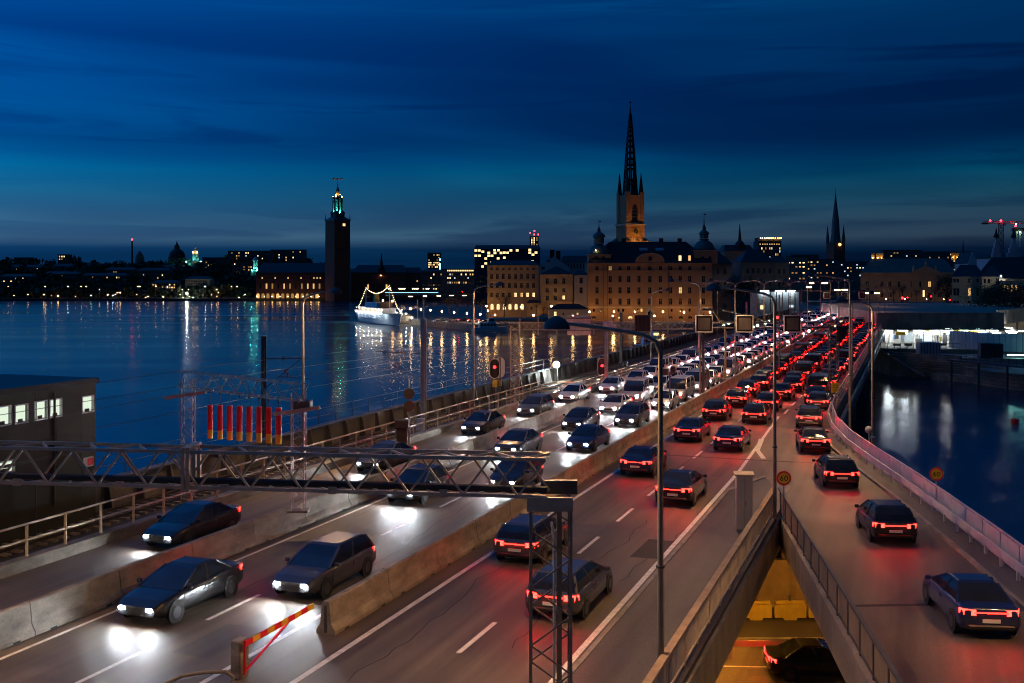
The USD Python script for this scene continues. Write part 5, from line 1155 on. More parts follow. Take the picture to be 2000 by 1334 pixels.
for (u0, u1, pk, lab) in ((1937, 1957, 458, 'left'), (1966, 1996, 466, 'right')):
    b_, k = building('stepped_gable', f'{lab} of the two pale stepped gables on the roof ridge by the crane', 'gable house', 436, u0, u1, 505, 560, 14, WHITEW, [((u0 + u1) / 2 - 4, 497 + 14, 3, 5, 0, 0), ((u0 + u1) / 2 + 4, 511, 3, 5, 0, 0)], ('flat', 0), frames=False)
    w_ = (u1 - u0) * k
    for i in range(4): part(b_, 'gable_step', bx(w_ * (.08 + .11 * i), w_ * (.92 - .11 * i), 0, 1.2, 55 * k + .36 + i * 2.0, 55 * k + .36 + (i + 1) * 2.0), WHITEW)
    part(b_, 'finial', lathe([(.9, 55 * k + 8.4), (1.1, 55 * k + 9), (.5, 55 * k + 10.2), (.1, 55 * k + 12.5)], 8, at=(w_ / 2, .6, 0)), ROOF)
t, k = building('dark_roof_house', 'wide house under a huge black roof behind the stepped gables', 'house', 404, 1905, 2060, 545, 640, 24, MIDW, [], ('mansard', 502, 30, .35), face=True)
t, k = building('grey_gable_house', 'pale grey gable wall left of the stepped gables', 'house', 470, 1890, 1910, 515, 600, 14, WHITEW, [], ('gable', 492))
fl = thing('needle_fleche', 'thin dark needle spire just left of the pale grey gable wall', 'spire', at(1881, 520, 500), 0)
part(fl, 'spire', lathe([(1.6, 0), (1.4, 3), (.6, 5), (.08, 12)], 6), ROOF)
for (u0, u1, v0, lab, sd) in ((1575, 1640, 507, 'long brown block below the green-spired church', 31), (1640, 1700, 512, 'dark block strung with bluish lamps right of the green-spired church', 32), (1725, 1800, 489, 'distant pale roofs above the column palace', 33), (1800, 1900, 492, 'distant block with yellow windows above the column palace roof', 34), (1545, 1600, 498, 'distant dark block left of the green-spired church', 35)):
    building('distant_block', lab, 'city block', 980 if v0 < 500 else 800, u0, u1, v0, 590, 20, MIDW, grid([u0 + 4 + 6 * i for i in range(int((u1 - u0 - 4) / 6))], (v0 + 5, v0 + 11, v0 + 18, v0 + 26, v0 + 35), 3, 2.6, .28, sd, cool=.6 if sd == 32 else .1, bright=.4), ('flat', 0), frames=False)

# --- tower crane
cr = thing('tower_crane', 'red-lit tower crane with long jib above the stepped gables', 'crane', at(1955, 500, 620), 0)
kz = lambda v: (500 - v) * 620 / F
lattice(cr, (0, 0, 0), (0, 0, kz(436)), 2.0, 2.0, 10, STEELD, .3, .16)
lattice(cr, (-10, 0, kz(434)), (24, 3, kz(434)), 1.2, 1.2, 16, RED, .25, .14)
part(cr, 'counterweight', bev(-11, -7.5, -1, 1, kz(438), kz(434.8)), STEELD); part(cr, 'cab', bev(.8, 2.6, -1, 1, kz(440), kz(436)), PLATE)
for dx in (-6.2, 0): part(cr, 'beacon', ball((dx, 0, kz(431)), .6), REDFAR)
part(cr, 'beacon', ball((8.2, -1, kz(437.5)), .4), ORANGEL)
c2 = thing('silo_chimneys', 'pair of white lit chimney pipes with red beacon at the right edge', 'chimney', at(1984, 475, 600), 0)
for x in (0, 2.6): part(c2, 'pipe', tube([(x, 0, -2), (x, 0, 6.5)], .8, 10), PLATE)
part(c2, 'cap', bev(-2, 4.4, -1.2, 1.2, 6.6, 8.5, .2), STEELD); part(c2, 'beacon', ball((-.3, -.6, 9.6), .6), REDFAR); part(c2, 'lamp', ball((1.4, -1.6, 6.2), .35), GREENL)

# ------------------------------------------------------------------ old town shore: station under its slab roof
st = thing('metro_station', 'open metro station with rows of bright tubes under a dark slab roof', 'station', (0, 0, 0))
def qd(us, Y0, Y1, z): return [((us[0] - 1000) * Y0 / F, Y0), ((us[1] - 1000) * Y0 / F, Y0), ((us[1] - 1000) * Y0 / F + (Y1 - Y0) * .3, Y1), ((us[0] - 1000) * Y0 / F + (Y1 - Y0) * .3, Y1)]
part(st, 'roof_slab', slab([(80, 236), (108, 236), (112, 250), (150, 300), (150, 330), (95, 330)], 9.2, 12.6), CONC2)
part(st, 'roof_edge', slab([(79.5, 235.5), (108.5, 235.5), (112.4, 249.6), (112.0, 250.0), (108.1, 236.2), (79.5, 236.2)], 8.9, 9.19), STEELD)
part(st, 'platform', slab([(78, 228), (108, 222), (118, 240), (150, 300), (150, 332), (92, 332)], 4.42, 5.3), PAVE)
part(st, 'back_wall', slab([(118, 242), (118.5, 241.7), (150, 299), (149.5, 299.5)], 5.3, 11.0), SHEET)
part(st, 'rear_wall', bx(88, 150, 331, 331.4, 4.42, 9.2), WHITEW)
for i in range(26): part(st, 'wall_rib', bx(118 + 1.2 * i - .12, 118.1 + 1.2 * i, 242 + 2.18 * i - .6, 242 + 2.18 * i - .45, 5.3, 10.9), STEELD)
for i in range(9):
    for j in range(8):
        x, y = 82.5 + 3.6 * i + 3.2 * j, 238.5 + 8.5 * j + .3 * i
        if y > 240 + (x - 112) * 1.3: part(st, 'tube_light', bx(x, x + 1.7, y, y + .25, 7.9 + .1 * (j % 3), 8.05 + .1 * (j % 3)), COOLW)
for i in range(6):
    for y in (242, 275): part(st, 'column', tube([(85 + 5.5 * i + (y - 242) * .25, y, 5.3), (85 + 5.5 * i + (y - 242) * .25, y, 9.2)], .28, 8), PLATE)
for x, y, m_ in ((85, 238, YEL), (93, 240, YEL2), (100, 244, YEL), (103.5, 243, YEL)): part(st, 'hanging_sign', bx(x, x + 2.2, y, y + .15, 7.6, 8.3), m_)
for i in range(9): part(st, 'bench', bev(84 + 2.6 * i, 85.6 + 2.6 * i, 236.6 + .2 * i, 237.2 + .2 * i, 5.3, 5.8), STEELD)
for i in range(4): part(st, 'kiosk', bev(86 + 5.6 * i, 88 + 5.6 * i, 248 + 3 * i, 250 + 3 * i, 5.3, 7.6), (WHITEW, SHEET, E('kiosk_glow', (0.6, 0.85, 1.0), 1.6), WHITEW)[i])
srng = random.Random(3)
BLUEP = M('blue_panel', (0.05, 0.2, 0.5), 0.4)
for i in range(34):
    x, y = 84 + srng.uniform(0, 34), 239 + srng.uniform(0, 42)
    if y < 241 + (x - 108) * 1.4: continue
    w_, h_ = srng.choice(((.12, 2.9), (.5, 1.9), (1.1, 1.1), (.9, 2.2), (.2, 3.2), (1.6, .9)))
    part(st, 'fitting', bev(x, x + w_, y, y + .3, 5.3, 5.3 + h_, .03), srng.choice((STEELD, STEELD, DARK, PLATE, BLUEP, YEL2, STEEL)))
for j in range(4): part(st, 'roof_beam', bar((82 + 3 * j, 244 + 18 * j, 8.95), (112 + 12 * j, 252 + 18 * j, 8.95), .35, .45), STEELD)
for i in range(22): part(st, 'fence_post', bx(80 + 1.3 * i, 80.08 + 1.3 * i, 229 - .2 * i, 229.08 - .2 * i, 5.3, 6.4), STEELD)
part(st, 'fence_rail', bar((80, 229, 6.4), (108, 224.6, 6.4), .08), STEELD)
for i in range(5): part(st, 'eave_tube', bx(109 + 3.4 * i, 111.4 + 3.4 * i, 237 + 1.2 * i, 237.3 + 1.2 * i, 8.3, 8.5), COOLW)
part(st, 'canopy_arm', bar((108.4, 236.6, 8.75), (127, 243.2, 8.75), .3, .2), STEELD)
for k_, (x, y, s, lab) in enumerate(((82.8, 218.5, (4.2, 2.6, 2.7), 'long grey container on the stone quay below the station'), (92.3, 211.6, (2.25, 2.2, 2.9), 'left of two grey sheds at the right end of the quay'), (94.9, 211.9, (1.9, 2.2, 2.8), 'right of two grey sheds at the right end of the quay'))):
    c_ = thing('site_container', lab, 'container', (x, y, 4.42), -6)
    part(c_, 'body', bev(0, s[0], 0, s[1], 0, s[2], .06), DARKW if k_ else SHEET)
    for i in range(int(s[0] / .6)): part(c_, 'rib', bx(.3 + .6 * i, .42 + .6 * i, -.06, -.002, .1, s[2] - .1), STEELD)
pf = thing('quay_wall_fence', 'pale corrugated fence with glass panels right of the station', 'fence', (0, 0, 0))
fp = np.array([(94.0, 231.0), (97.0, 222.0), (103.0, 214.5), (112, 208)])
for i, q_ in enumerate(along(np.column_stack([fp, np.full(4, 4.42)]), 1.2)):
    nx = along(np.column_stack([fp, np.full(4, 4.42)]), 1.2)
    if i + 1 < len(nx): part(pf, 'panel', bar(q_ + (nx[i + 1] - q_) * .04 + UP * 2.7, nx[i + 1] - (nx[i + 1] - q_) * .04 + UP * 2.7, .08, 3.6), SHEET)
    part(pf, 'post', bar(q_, q_ + UP * 4.7, .12), STEELD)
part(pf, 'lamp', bx(97.5, 101.5, 211.5, 211.65, 5.0, 5.15), E('teal_tube', (0.3, 0.95, 0.85), 20.0))
sw = thing('stone_ramp_wall', 'sloping stone stair wall running down to the dark water under the station', 'wall', (0, 0, 0))
part(sw, 'wall', slab([(78.2, 223), (88.2, 211.5), (88.7, 211.9), (78.7, 223.4)], 0.5, 4.9), STONE)
for i in range(7): part(sw, 'ledge_course', bar((80.5 + .4 * i, 219.8 - .5 * i, .5 + .5 * i), (93, 205.5 - .3 * i, .5 + .5 * i), .5, .3), CONC2)
part(sw, 'handrail', tube([(76.5, 226, 5.6), (82, 214, .6)], .18, 6), STONE)
part(sw, 'low_quay', slab([(83.5, 214), (90, 203), (103, 200), (112, 206), (112, 212)], -.8, 1.3), STONE)
rq = thing('round_quay', 'curved stone quay with a steel footbridge railing above it at the right edge', 'quay', (0, 0, 0))
arc = [(88.4, 211), (88.3, 206), (88.9, 200), (90.2, 194.5), (92.6, 189), (96.5, 184), (103, 180), (112, 178)]
part(rq, 'wall', slab(arc + [(170, 178), (170, 210), (100, 211)], -.8, 2.6), STONE)
part(rq, 'cap', slab(shift(arc, .25) + [(170, 177.8), (170, 210), (100, 211)], 2.602, 2.95), CONC2)
for i in range(7):
    a_, b_ = np.array(arc[i]), np.array(arc[i + 1])
    for z_k in (.5, 1.2, 1.9): part(rq, 'stone_joint', bar((*shift(arc, .03)[i], z_k), (*shift(arc, .03)[i + 1], z_k), .03, .08), STEELD)
wa, wb = np.array([83.4, 204.0, 4.6]), np.array([96.0, 174.0, 4.6])
part(rq, 'walk_deck', bar(wa, wb, 1.8, .3), STEELD)
railing(rq, [wa + [-.85, 0, .15], wb + [-.85, 0, .15]], 1.6, 1.15, STEELD, (.4, .8, 1.15), .07, .03)
for i in range(6): q_ = wa + (wb - wa) * i / 5; part(rq, 'deck_leg', bar(q_ - [0, 0, 5], q_ - [0, 0, .15], .3), STEELD)
b = thing('buoy', 'small red buoy floating on the dark water at the right', 'buoy', on(1982, 826, 0), 0)
part(b, 'body', lathe([(.3, -.2), (.52, 0), (.55, .45), (.36, .62), (.1, .7)], 12), RED, 30); part(b, 'rod', tube([(0, 0, .7), (0, 0, 1.5)], .04, 6), STEELD)
p_ = thing('globe_lamp', 'small round globe lamp on a thin post at the bend of the ramp railing', 'lamp', on(1697, 885, 9.13), 0)
part(p_, 'pole', tube([(0, 0, 0), (0, 0, 1.25)], .05, 8), WHITEM); part(p_, 'globe', ball((0, 0, 1.45), .24, 2), M('glass_globe', (0.25, 0.25, 0.25), 0.15)); part(p_, 'camera', bev(.1, .35, -.06, .06, .95, 1.07), WHITEM)
ov = thing('overpass', 'dark road overpass with slim railing crossing beyond the end of the bridge', 'bridge', (0, 0, 0))
part(ov, 'deck', slab([(112, 410), (215, 382), (219, 394), (116, 422)], 10.0, 11.3), CONC2)
railing(ov, [(112, 410, 11.3), (215, 382, 11.3)], 4.0, 1.0, STEELD, (.5, 1.0), .1, .04)
for k_, (u, v) in enumerate(((1762, 582), (1772, 581), (1818, 579), (1855, 586))):
    s = thing('traffic_signal', f'red signal light before the column palace, {ORD[k_]} from the left', 'signal', at(u, v, 395), 0, 'red signals before the column palace')
    part(s, 'lens', ball((0, -.2, 0), .45 if k_ == 0 else .25), REDL); part(s, 'housing', bev(-.4, .4, 0, .35, -1.4, .6), DARK); part(s, 'pole', tube([(0, .2, -4), (0, .2, -.5)], .08, 6), STEELD)
ol = [(188 + 6.5 * i, 389.5 - 1.75 * i) for i in range(4)]
for k_, (x, y) in enumerate(ol): put_car((0, 2, 1, 7)[k_], f'car with headlights on the overpass before the tan corner house, {ORD[k_]} from the left', 'oncoming cars on the overpass', True, (x, y + 5, 11.32), 255 - 180 + 180)
for i_, (x_l, y_l, r_l) in enumerate(((13.6, 47.4, -92), )):
    put_car(0, 'black sedan with red tail lights on the orange-lit lower street under the bridge', 'cars on the lower street', False, (x_l, y_l, 2.575), r_l)
# ------------------------------------------------------------------ trees
def leaf_mat(name, c): return M(name, c, 0.8, var=0.5, scale=0.6)
LEAFA, LEAFB, LEAFC = leaf_mat('autumn_yellow_leaf', (0.11, 0.075, 0.015)), leaf_mat('dark_leaf', (0.035, 0.04, 0.015)), leaf_mat('red_brown_leaf', (0.07, 0.025, 0.012))
def tree(label, loc, h, r, leaf, n, seed, bare=False, name='tree', group=None):
    q = np.random.default_rng(seed)
    t = thing(name, label, 'tree', loc, 0, group)
    part(t, 'trunk', tube([(0, 0, -.3), (.05 * h * q.normal() * .3, 0, h * .35), (.03 * h * q.normal(), .02 * h * q.normal(), h * .75)], [h * .028, h * .02, h * .007], 7), BARK)
    br = []
    ends = []
    for i in range(14 if bare else 8):
        a = q.uniform(0, 6.28); z0 = h * q.uniform(.28, .6)
        e = np.array([r * .85 * math.cos(a) * q.uniform(.5, 1), r * .85 * math.sin(a) * q.uniform(.5, 1), h * q.uniform(.55, .95)])
        m_ = np.array([e[0] * .45, e[1] * .45, z0 + (e[2] - z0) * .6])
        br.append(tube([(0, 0, z0), m_, e], [h * .011, h * .007, h * .002], 5)); ends.append(e)
        if bare:
            for j in range(8):
                b0 = m_ + (e - m_) * q.uniform(0, 1); br.append(tube([b0, b0 + q.normal(size=3) * r * .2 + [0, 0, .1 * h]], [h * .003, h * .001], 3))
    part(t, 'limbs', cat(br), BARK)
    cl = [e * [1, 1, 1] for e in ends] + [np.array([q.normal() * r * .4, q.normal() * r * .4, h * q.uniform(.5, .95)]) for _ in range(10)]
    c = np.array([cl[q.integers(len(cl))] for _ in range(n)]) + q.normal(size=(n, 3)) * [r * .2, r * .2, h * .07]
    s = h * .016 * q.uniform(.6, 1.5, size=(n, 1))
    a = q.normal(size=(n, 3)); a /= np.linalg.norm(a, axis=1, keepdims=True); b = np.cross(a, q.normal(size=(n, 3))); b /= np.linalg.norm(b, axis=1, keepdims=True)
    v = np.stack([c - a * s, c + b * s * .6, c + a * s, c - b * s * .6], 1).reshape(-1, 3)
    f = np.arange(4 * n).reshape(-1, 4)
    part(t, 'crown', (v, f), leaf)
tree('bare autumn tree in front of the ochre house with lit arches', at(985, 618, 436), 9.5, 4.5, LEAFC, 500, 1, True)
tree('yellowing tree below the tan projecting house front at the right', at(1932, 640, 300), 12, 5.5, LEAFA, 2600, 2)
tree('big red-brown tree at the right edge in front of the tan office', at(1985, 650, 285), 13, 8.5, LEAFC, 5200, 3)
tree('dark green tree between the column palace and the tan corner house', at(1850, 612, 380), 13, 4, LEAFB, 2000, 4)
tree('dark tree mass between the palace wing and the black-roofed mansion', at(1440, 615, 425), 15, 6, LEAFB, 3500, 5)
for k_, (u, v, Y, h, r, lf) in enumerate(((877, 612, 450, 6.5, 3, LEAFA), (893, 613, 440, 7, 3.5, LEAFC), (912, 612, 460, 6, 3, LEAFC), (940, 613, 445, 6, 2.5, LEAFB), (1048, 612, 436, 5, 2.5, LEAFB), (1062, 617, 425, 5, 3, LEAFC), (1745, 588, 545, 8, 2.2, LEAFB), (1762, 588, 545, 9, 2.4, LEAFB), (1790, 588, 540, 6, 2, LEAFB), (1826, 590, 530, 8, 3, LEAFB))):
    tree(('small autumn tree on the island quay left of the ochre house, ' if u < 945 else 'small shrub-like tree at the foot of the ochre houses, ' if u < 1100 else 'small clipped tree before the column palace, ') + ORD[k_ if k_ < 4 else k_ - 4 if k_ < 6 else k_ - 6] + ' from the left', at(u, v, Y), h, r, lf, 700, 10 + k_)
# far wooded shore that reads as one mass
q = np.random.default_rng(5); vs, n = [], 26000
us = q.uniform(-40, 640, n); Yv = q.uniform(1000, 1480, n)
hz_ = np.interp(us, [-40, 60, 140, 220, 300, 400, 450, 520, 640], [516, 517, 515, 522, 520, 517, 510, 511, 520])
kq = np.clip((Yv - 1040) / 460, 0, 1) ** .8
zt = 2 + (ZC - (hz_ - VH) * 1500 / F - 2) * kq
cl = meshkit.noise(np.column_stack([us * .06, Yv * .02, np.zeros(n)]), 3)
c = np.column_stack([(us - 1000) * Yv / F, Yv, zt + q.uniform(0, 9, n) * (cl > .42) * (.4 + cl)])
a = q.normal(size=(n, 3)) * 1.5; b = q.normal(size=(n, 3)) * 1.5
solo('far_woodland', (np.stack([c - a, c + b, c + a, c - b], 1).reshape(-1, 3), np.arange(4 * n).reshape(-1, 4)), LEAFB, 'dark wooded slopes along the far left shore', 'woodland', None, 'stuff')

# ------------------------------------------------------------------ far left shore
for i, (u0, u1, v0, v1, Y, lit, lab) in enumerate((
    (113, 132, 497, 516, 1480, .5, 'small lit tower block on the far left skyline'), (27, 58, 503, 520, 1480, .1, 'low dark block at the left end of the far skyline'), (445, 530, 490, 545, 1400, .16, 'long apartment slab left of the great brick tower'), (528, 595, 488, 530, 1420, .18, 'tall end of the apartment slab nearest the great brick tower'), (395, 450, 503, 530, 1380, .1, 'dim flat block right of the green-lit church'), (455, 520, 512, 560, 1200, .2, 'dark houses under the long apartment slab'),
    (0, 62, 540, 556, 1120, .45, 'lit terrace row at the far left waterfront'), (85, 150, 535, 556, 1150, .15, 'dark waterfront block second from the left'), (160, 245, 538, 556, 1140, .2, 'waterfront house row with a few windows left of the thin chimney'), (205, 262, 527, 545, 1200, .2, 'terrace above the waterfront house row'), (268, 330, 528, 556, 1150, .15, 'dim waterfront block below the far domed church'), (296, 345, 552, 573, 1060, .5, 'small lit house with yellow windows at the far water edge'), (362, 410, 545, 575, 1050, .12, 'pale villa on the far shore near the bright star lamp'), (100, 140, 520, 535, 1300, .2, 'hillside block under the small lit tower block'), (10, 80, 522, 536, 1300, .1, 'hillside houses at the left frame edge'))):
    building('shore_block', lab, 'city block', Y, u0, u1, v0, v1 + 6, 15, MIDW if i != 12 else TANW, grid([u0 + 3.2 + 4.6 * j for j in range(int((u1 - u0 - 3) / 4.6))], [v0 + 4 + 5.5 * j for j in range(max(1, int((v1 - v0 - 2) / 5.5)))], 2.3, 2.6, lit, 50 + i, bright=.5, cool=.08), ('hip', v0 - 5, 5) if i > 5 else ('flat', 0), frames=False)
cm = thing('thin_chimney', 'thin tall chimney with a red lamp on the far skyline', 'chimney', at(258, 520, 1500), 0)
part(cm, 'shaft', tube([(0, 0, -2), (0, 0, 36)], [1.5, 1.1], 8), MIDW); part(cm, 'beacon', ball((0, 0, 37.2), 1.3), REDFAR)
dc = thing('domed_church', 'far dark church with a large dome and lantern on the skyline', 'church', at(345.5, 520, 1480), 0)
part(dc, 'drum', lathe([(11.5, -2), (11.5, 11), (12.2, 12)], 16), MIDW); part(dc, 'dome', lathe([(11.2, 12), (11, 16), (9, 20), (6, 22.5), (4, 24), (3.4, 28), (1.6, 30), (.2, 35)], 16), ROOF, 30)
gc = thing('green_lit_church', 'far church tower glowing green with warm lamps on the skyline', 'church', at(382, 518, 1450), 0)
part(gc, 'nave_dome', lathe([(12, -2), (10.5, 2), (7, 4.5), (4.4, 6)], 12), ROOFG); part(gc, 'tower', lathe([(4.2, 6), (4, 16), (3, 17), (2.6, 20), (1.2, 22), (.2, 28)], 10), PLATE)
for a in (-2.3, -.8): part(gc, 'floodlight', ball((14 * math.cos(a), 14 * math.sin(a), 4.5), .5), TEAL); part(gc, 'gallery_lamp', ball((4.6 * math.cos(a), 4.6 * math.sin(a), 17.5), .7), ORANGEL)
gt = thing('green_lit_turret', 'small turret glowing green-white left of the city hall roof', 'turret', at(499, 530, 1000), 0)
part(gt, 'base', lathe([(4.5, -4), (4.2, 0), (2.5, 2)], 10), ROOFG); part(gt, 'shaft', lathe([(2.2, 2), (2.2, 9), (3, 10), (2, 12), (.3, 13.5)], 10), PLATE)
for a in (-2.2, -1, -.2): part(gt, 'floodlight', ball((4.6 * math.cos(a), 4.6 * math.sin(a), 1), .35), TEAL)
pt = thing('pointed_tower', 'dark tapered church tower right of the thin chimney', 'tower', at(273, 522, 1480), 0)
part(pt, 'shaft', lathe([(6.5, -2), (6, 12), (4.5, 17), (1, 22), (.2, 23)], 8), MIDW)
sl = random.Random(8)
for k_ in range(46):
    u = 2 + 488 * ((k_ + sl.uniform(-.4, .4)) / 46) ** (.8 + .2 * math.sin(k_)); v = sl.choice((560, 566, 572, 576, 578, 580, 582))
    c_ = at(u, v, 1000); 
    t = thing('shore_lamp', f'small warm street lamp on the far left waterfront, {ORD[k_]} from the left', 'street lamp', (c_[0], c_[1], 2.4), 0, 'street lamps on the far left waterfront')
    part(t, 'pole', tube([(0, 0, 0), (0, 0, c_[2] - 2.5)], .12, 4), STEELD); part(t, 'globe', ball((0, 0, c_[2] - 2.2), sl.uniform(.12, .42)), GLOBEF if k_ % 5 else (GREENF, COOLF, SODF)[k_ // 5 % 3])
t = thing('shore_lamp', 'brightest star-like lamp on the far shore below the pale villa', 'street lamp', at(365, 573, 995), 0); part(t, 'globe', ball((0, 0, 0), .85), FLOOD); part(t, 'pole', tube([(0, .5, -5), (0, .5, 0)], .15, 5), STEELD)

# ------------------------------------------------------------------ ship and boats
HULLW = M('white_hull_paint', (0.62, 0.64, 0.66), 0.45, var=0.08, scale=0.4)
HULLD = M('dark_hull_paint', (0.02, 0.03, 0.06), 0.4, var=0.15)
a0, b0 = on(779, 636.5, 0.0), on(704, 626, 0.0)          # bow (near) and stern (far)
d0 = b0 - a0; LEN = float(np.linalg.norm(d0)); srz = math.degrees(math.atan2(d0[1], d0[0]))
sh_ = thing('white_ship', 'white three-deck ship with fairy lights strung between its masts, moored at the quay', 'ship', (a0[0], a0[1], 0), srz)
ST = [(0.0, .05, .05, 5.4), (0.03, .6, 1.4, 5.35), (0.09, 1.7, 3.0, 5.1), (0.2, 3.2, 4.3, 4.7), (0.4, 4.5, 5.0, 4.3), (0.62, 4.6, 5.0, 4.3), (0.8, 3.9, 4.6, 4.6), (0.93, 2.2, 3.6, 5.0), (1.0, .6, 2.2, 5.3)]
rings = []
for q, wl, wd, zd in ST:
    over = (1 - q / .2) * 3.4 if q < .2 else 0
    back = (q - .8) / .2 * 3.0 if q > .8 else 0
    x = q * LEN
    half = [(x - over * 0, wl * .8, -1.0), (x - over * .15 + back * .2, wl, 0.1), (x - over * .55 + back * .5, (wl + wd) / 2, zd * .5), (x - over + back, wd, zd)]
    rings.append(np.array([(p[0], p[1], p[2]) for p in half] + [(p[0], -p[1], p[2]) for p in half[::-1]]))
part(sh_, 'hull', loft(rings), HULLW, 40)
part(sh_, 'waterline_band', loft([np.array([(r_[1][0], r_[1][1] * 1.012 + .03, -.3), (r_[1][0], r_[1][1] * 1.012 + .03, .35), (r_[1][0], -r_[1][1] * 1.012 - .03, .35), (r_[1][0], -r_[1][1] * 1.012 - .03, -.3)]) for r_ in rings[1:-1]]), HULLD)
part(sh_, 'rubbing_strake', loft([np.array([(r_[2][0], r_[2][1] * 1.03 + .05, r_[2][2] + .35), (r_[2][0], r_[2][1] * 1.03 + .05, r_[2][2] + .6), (r_[2][0], -r_[2][1] * 1.03 - .05, r_[2][2] + .6), (r_[2][0], -r_[2][1] * 1.03 - .05, r_[2][2] + .35)]) for r_ in rings[2:-1]]), HULLW)
part(sh_, 'bowsprit', tube([(LEN + 2.0, 0, 5.0), (LEN + 5.0, 0, 6.6)], [.25, .1], 8), HULLW)
part(sh_, 'deckhouse', bev(LEN * .24, LEN * .86, -3.3, 3.3, 4.4, 7.0, .15), HULLW)
part(sh_, 'boat_deck', bx(LEN * .20, LEN * .9, -4.3, 4.3, 7.01, 7.15), HULLW)
part(sh_, 'upper_house', bev(LEN * .34, LEN * .72, -2.6, 2.6, 7.16, 9.3, .12), HULLW)
part(sh_, 'funnel', hull([(LEN * .52 + x, y, z) for x in (0, 4) for y in (-1, 1) for z in (9.3,)] + [(LEN * .52 + x + .7, y * .8, 13) for x in (0, 3.4) for y in (-1, 1)]), YEL2)
part(sh_, 'bridge_house', bev(LEN * .30, LEN * .38, -2.9, 2.9, 7.16, 9.8, .1), WOOD)
for i in range(13):
    for s in (-1, 1): w_ = part(sh_, 'deckhouse_window', bx(LEN * .27 + 2.7 * i, LEN * .27 + 2.7 * i + 1.1, *sorted((s * 3.31, s * 3.36)), 5.4, 6.4), WINB if i % 3 else WIN)
for i in range(14):
    p_ = part(sh_, 'porthole', prism(Polygon([(LEN * .22 + 2.9 * i + .22 * math.cos(a), 2.9 + .22 * math.sin(a)) for a in np.linspace(0, 6.28, 10)[:-1]]), -5.08, -4.2), PANE)
masts = ((.22, 17.6), (.84, 16.0))
for q, z in masts:
    part(sh_, 'mast', tube([(LEN * q, 0, 4.4), (LEN * q, 0, z)], [.24, .1], 8), HULLW)
    part(sh_, 'spreader', tube([(LEN * q, -1.8, z * .72), (LEN * q, 1.8, z * .72)], .08, 6), HULLW)
def bulb_string(p0, p1, sag, n):
    m_ = []
    pts = []
    for i in range(n + 1):
        t_ = i / n; p = np.array(p0) * (1 - t_) + np.array(p1) * t_ - [0, 0, sag * 4 * t_ * (1 - t_)]; pts.append(p); m_.append(ball(p - [0, 0, .12], .13, 0))
    w_ = part(sh_, 'light_string', tube(pts, .03, 4), STEELD)
    for b_ in m_: part(w_, 'bulb', b_, STRING)
M1, M2 = (LEN * .22, 0, 17.4), (LEN * .84, 0, 15.9)
bulb_string(M1, M2, 3.0, 26); bulb_string((-2.0, 0, 5.6), M1, .8, 13); bulb_string(M2, (LEN + 4, 0, 6.4), .5, 12)
for s in (-1, 1):
    for i in range(9): part(sh_, 'deck_lamp', ball((LEN * (.16 + .085 * i), s * 4.5, 6.6), .16), GLOBEF)
    for i in range(7): part(sh_, 'hull_lamp', bx(LEN * (.12 + .11 * i), LEN * (.12 + .11 * i) + .5, *sorted((s * 5.55, s * 5.75)), 5.0, 5.05), SHIPL); part(sh_, 'lamp_bracket', bx(LEN * (.12 + .11 * i) + .2, LEN * (.12 + .11 * i) + .3, *sorted((s * 4.0, s * 5.75)), 5.06, 5.1), STEELD)
for x, z in ((LEN * .93, 7.4), (LEN * .55, 10.2), (LEN * .3, 10.2), (LEN * .1, 6.2)): part(sh_, 'flood', ball((x, -2.9, z), .34), GLOBE)
fb = thing('pleasure_boat', 'low wooden boat glowing warm right behind the white ship bow', 'boat', on(800, 634, 0) + [0, 8, 0], srz)
part(fb, 'hull', loft([np.array([(x, w_ * .7, -.5), (x, w_, .2), (x, w_ * 1.05, 1.4), (x, -w_ * 1.05, 1.4), (x, -w_, .2), (x, -w_ * .7, -.5)]) for x, w_ in ((0, .3), (2, 1.6), (6, 2.3), (16, 2.4), (20, 1.9))]), WOOD)
part(fb, 'cabin', hull([(x, y, z) for x in (3, 18) for y in (-1.9, 1.9) for z in (1.4, 3.4)] + [(4, 0, 4.3), (17, 0, 4.3)]), PANEL)
for i in range(5): part(fb, 'window', bx(4 + 2.7 * i, 5.7 + 2.7 * i, -2.0, -1.91, 2.0, 3.1), WINB)
part(fb, 'bow_lamp', ball((.5, -.3, 2.6), .2), FLOOD); part(fb, 'stern_lamp', ball((6, -2.4, 2.3), .2), GLOBE)
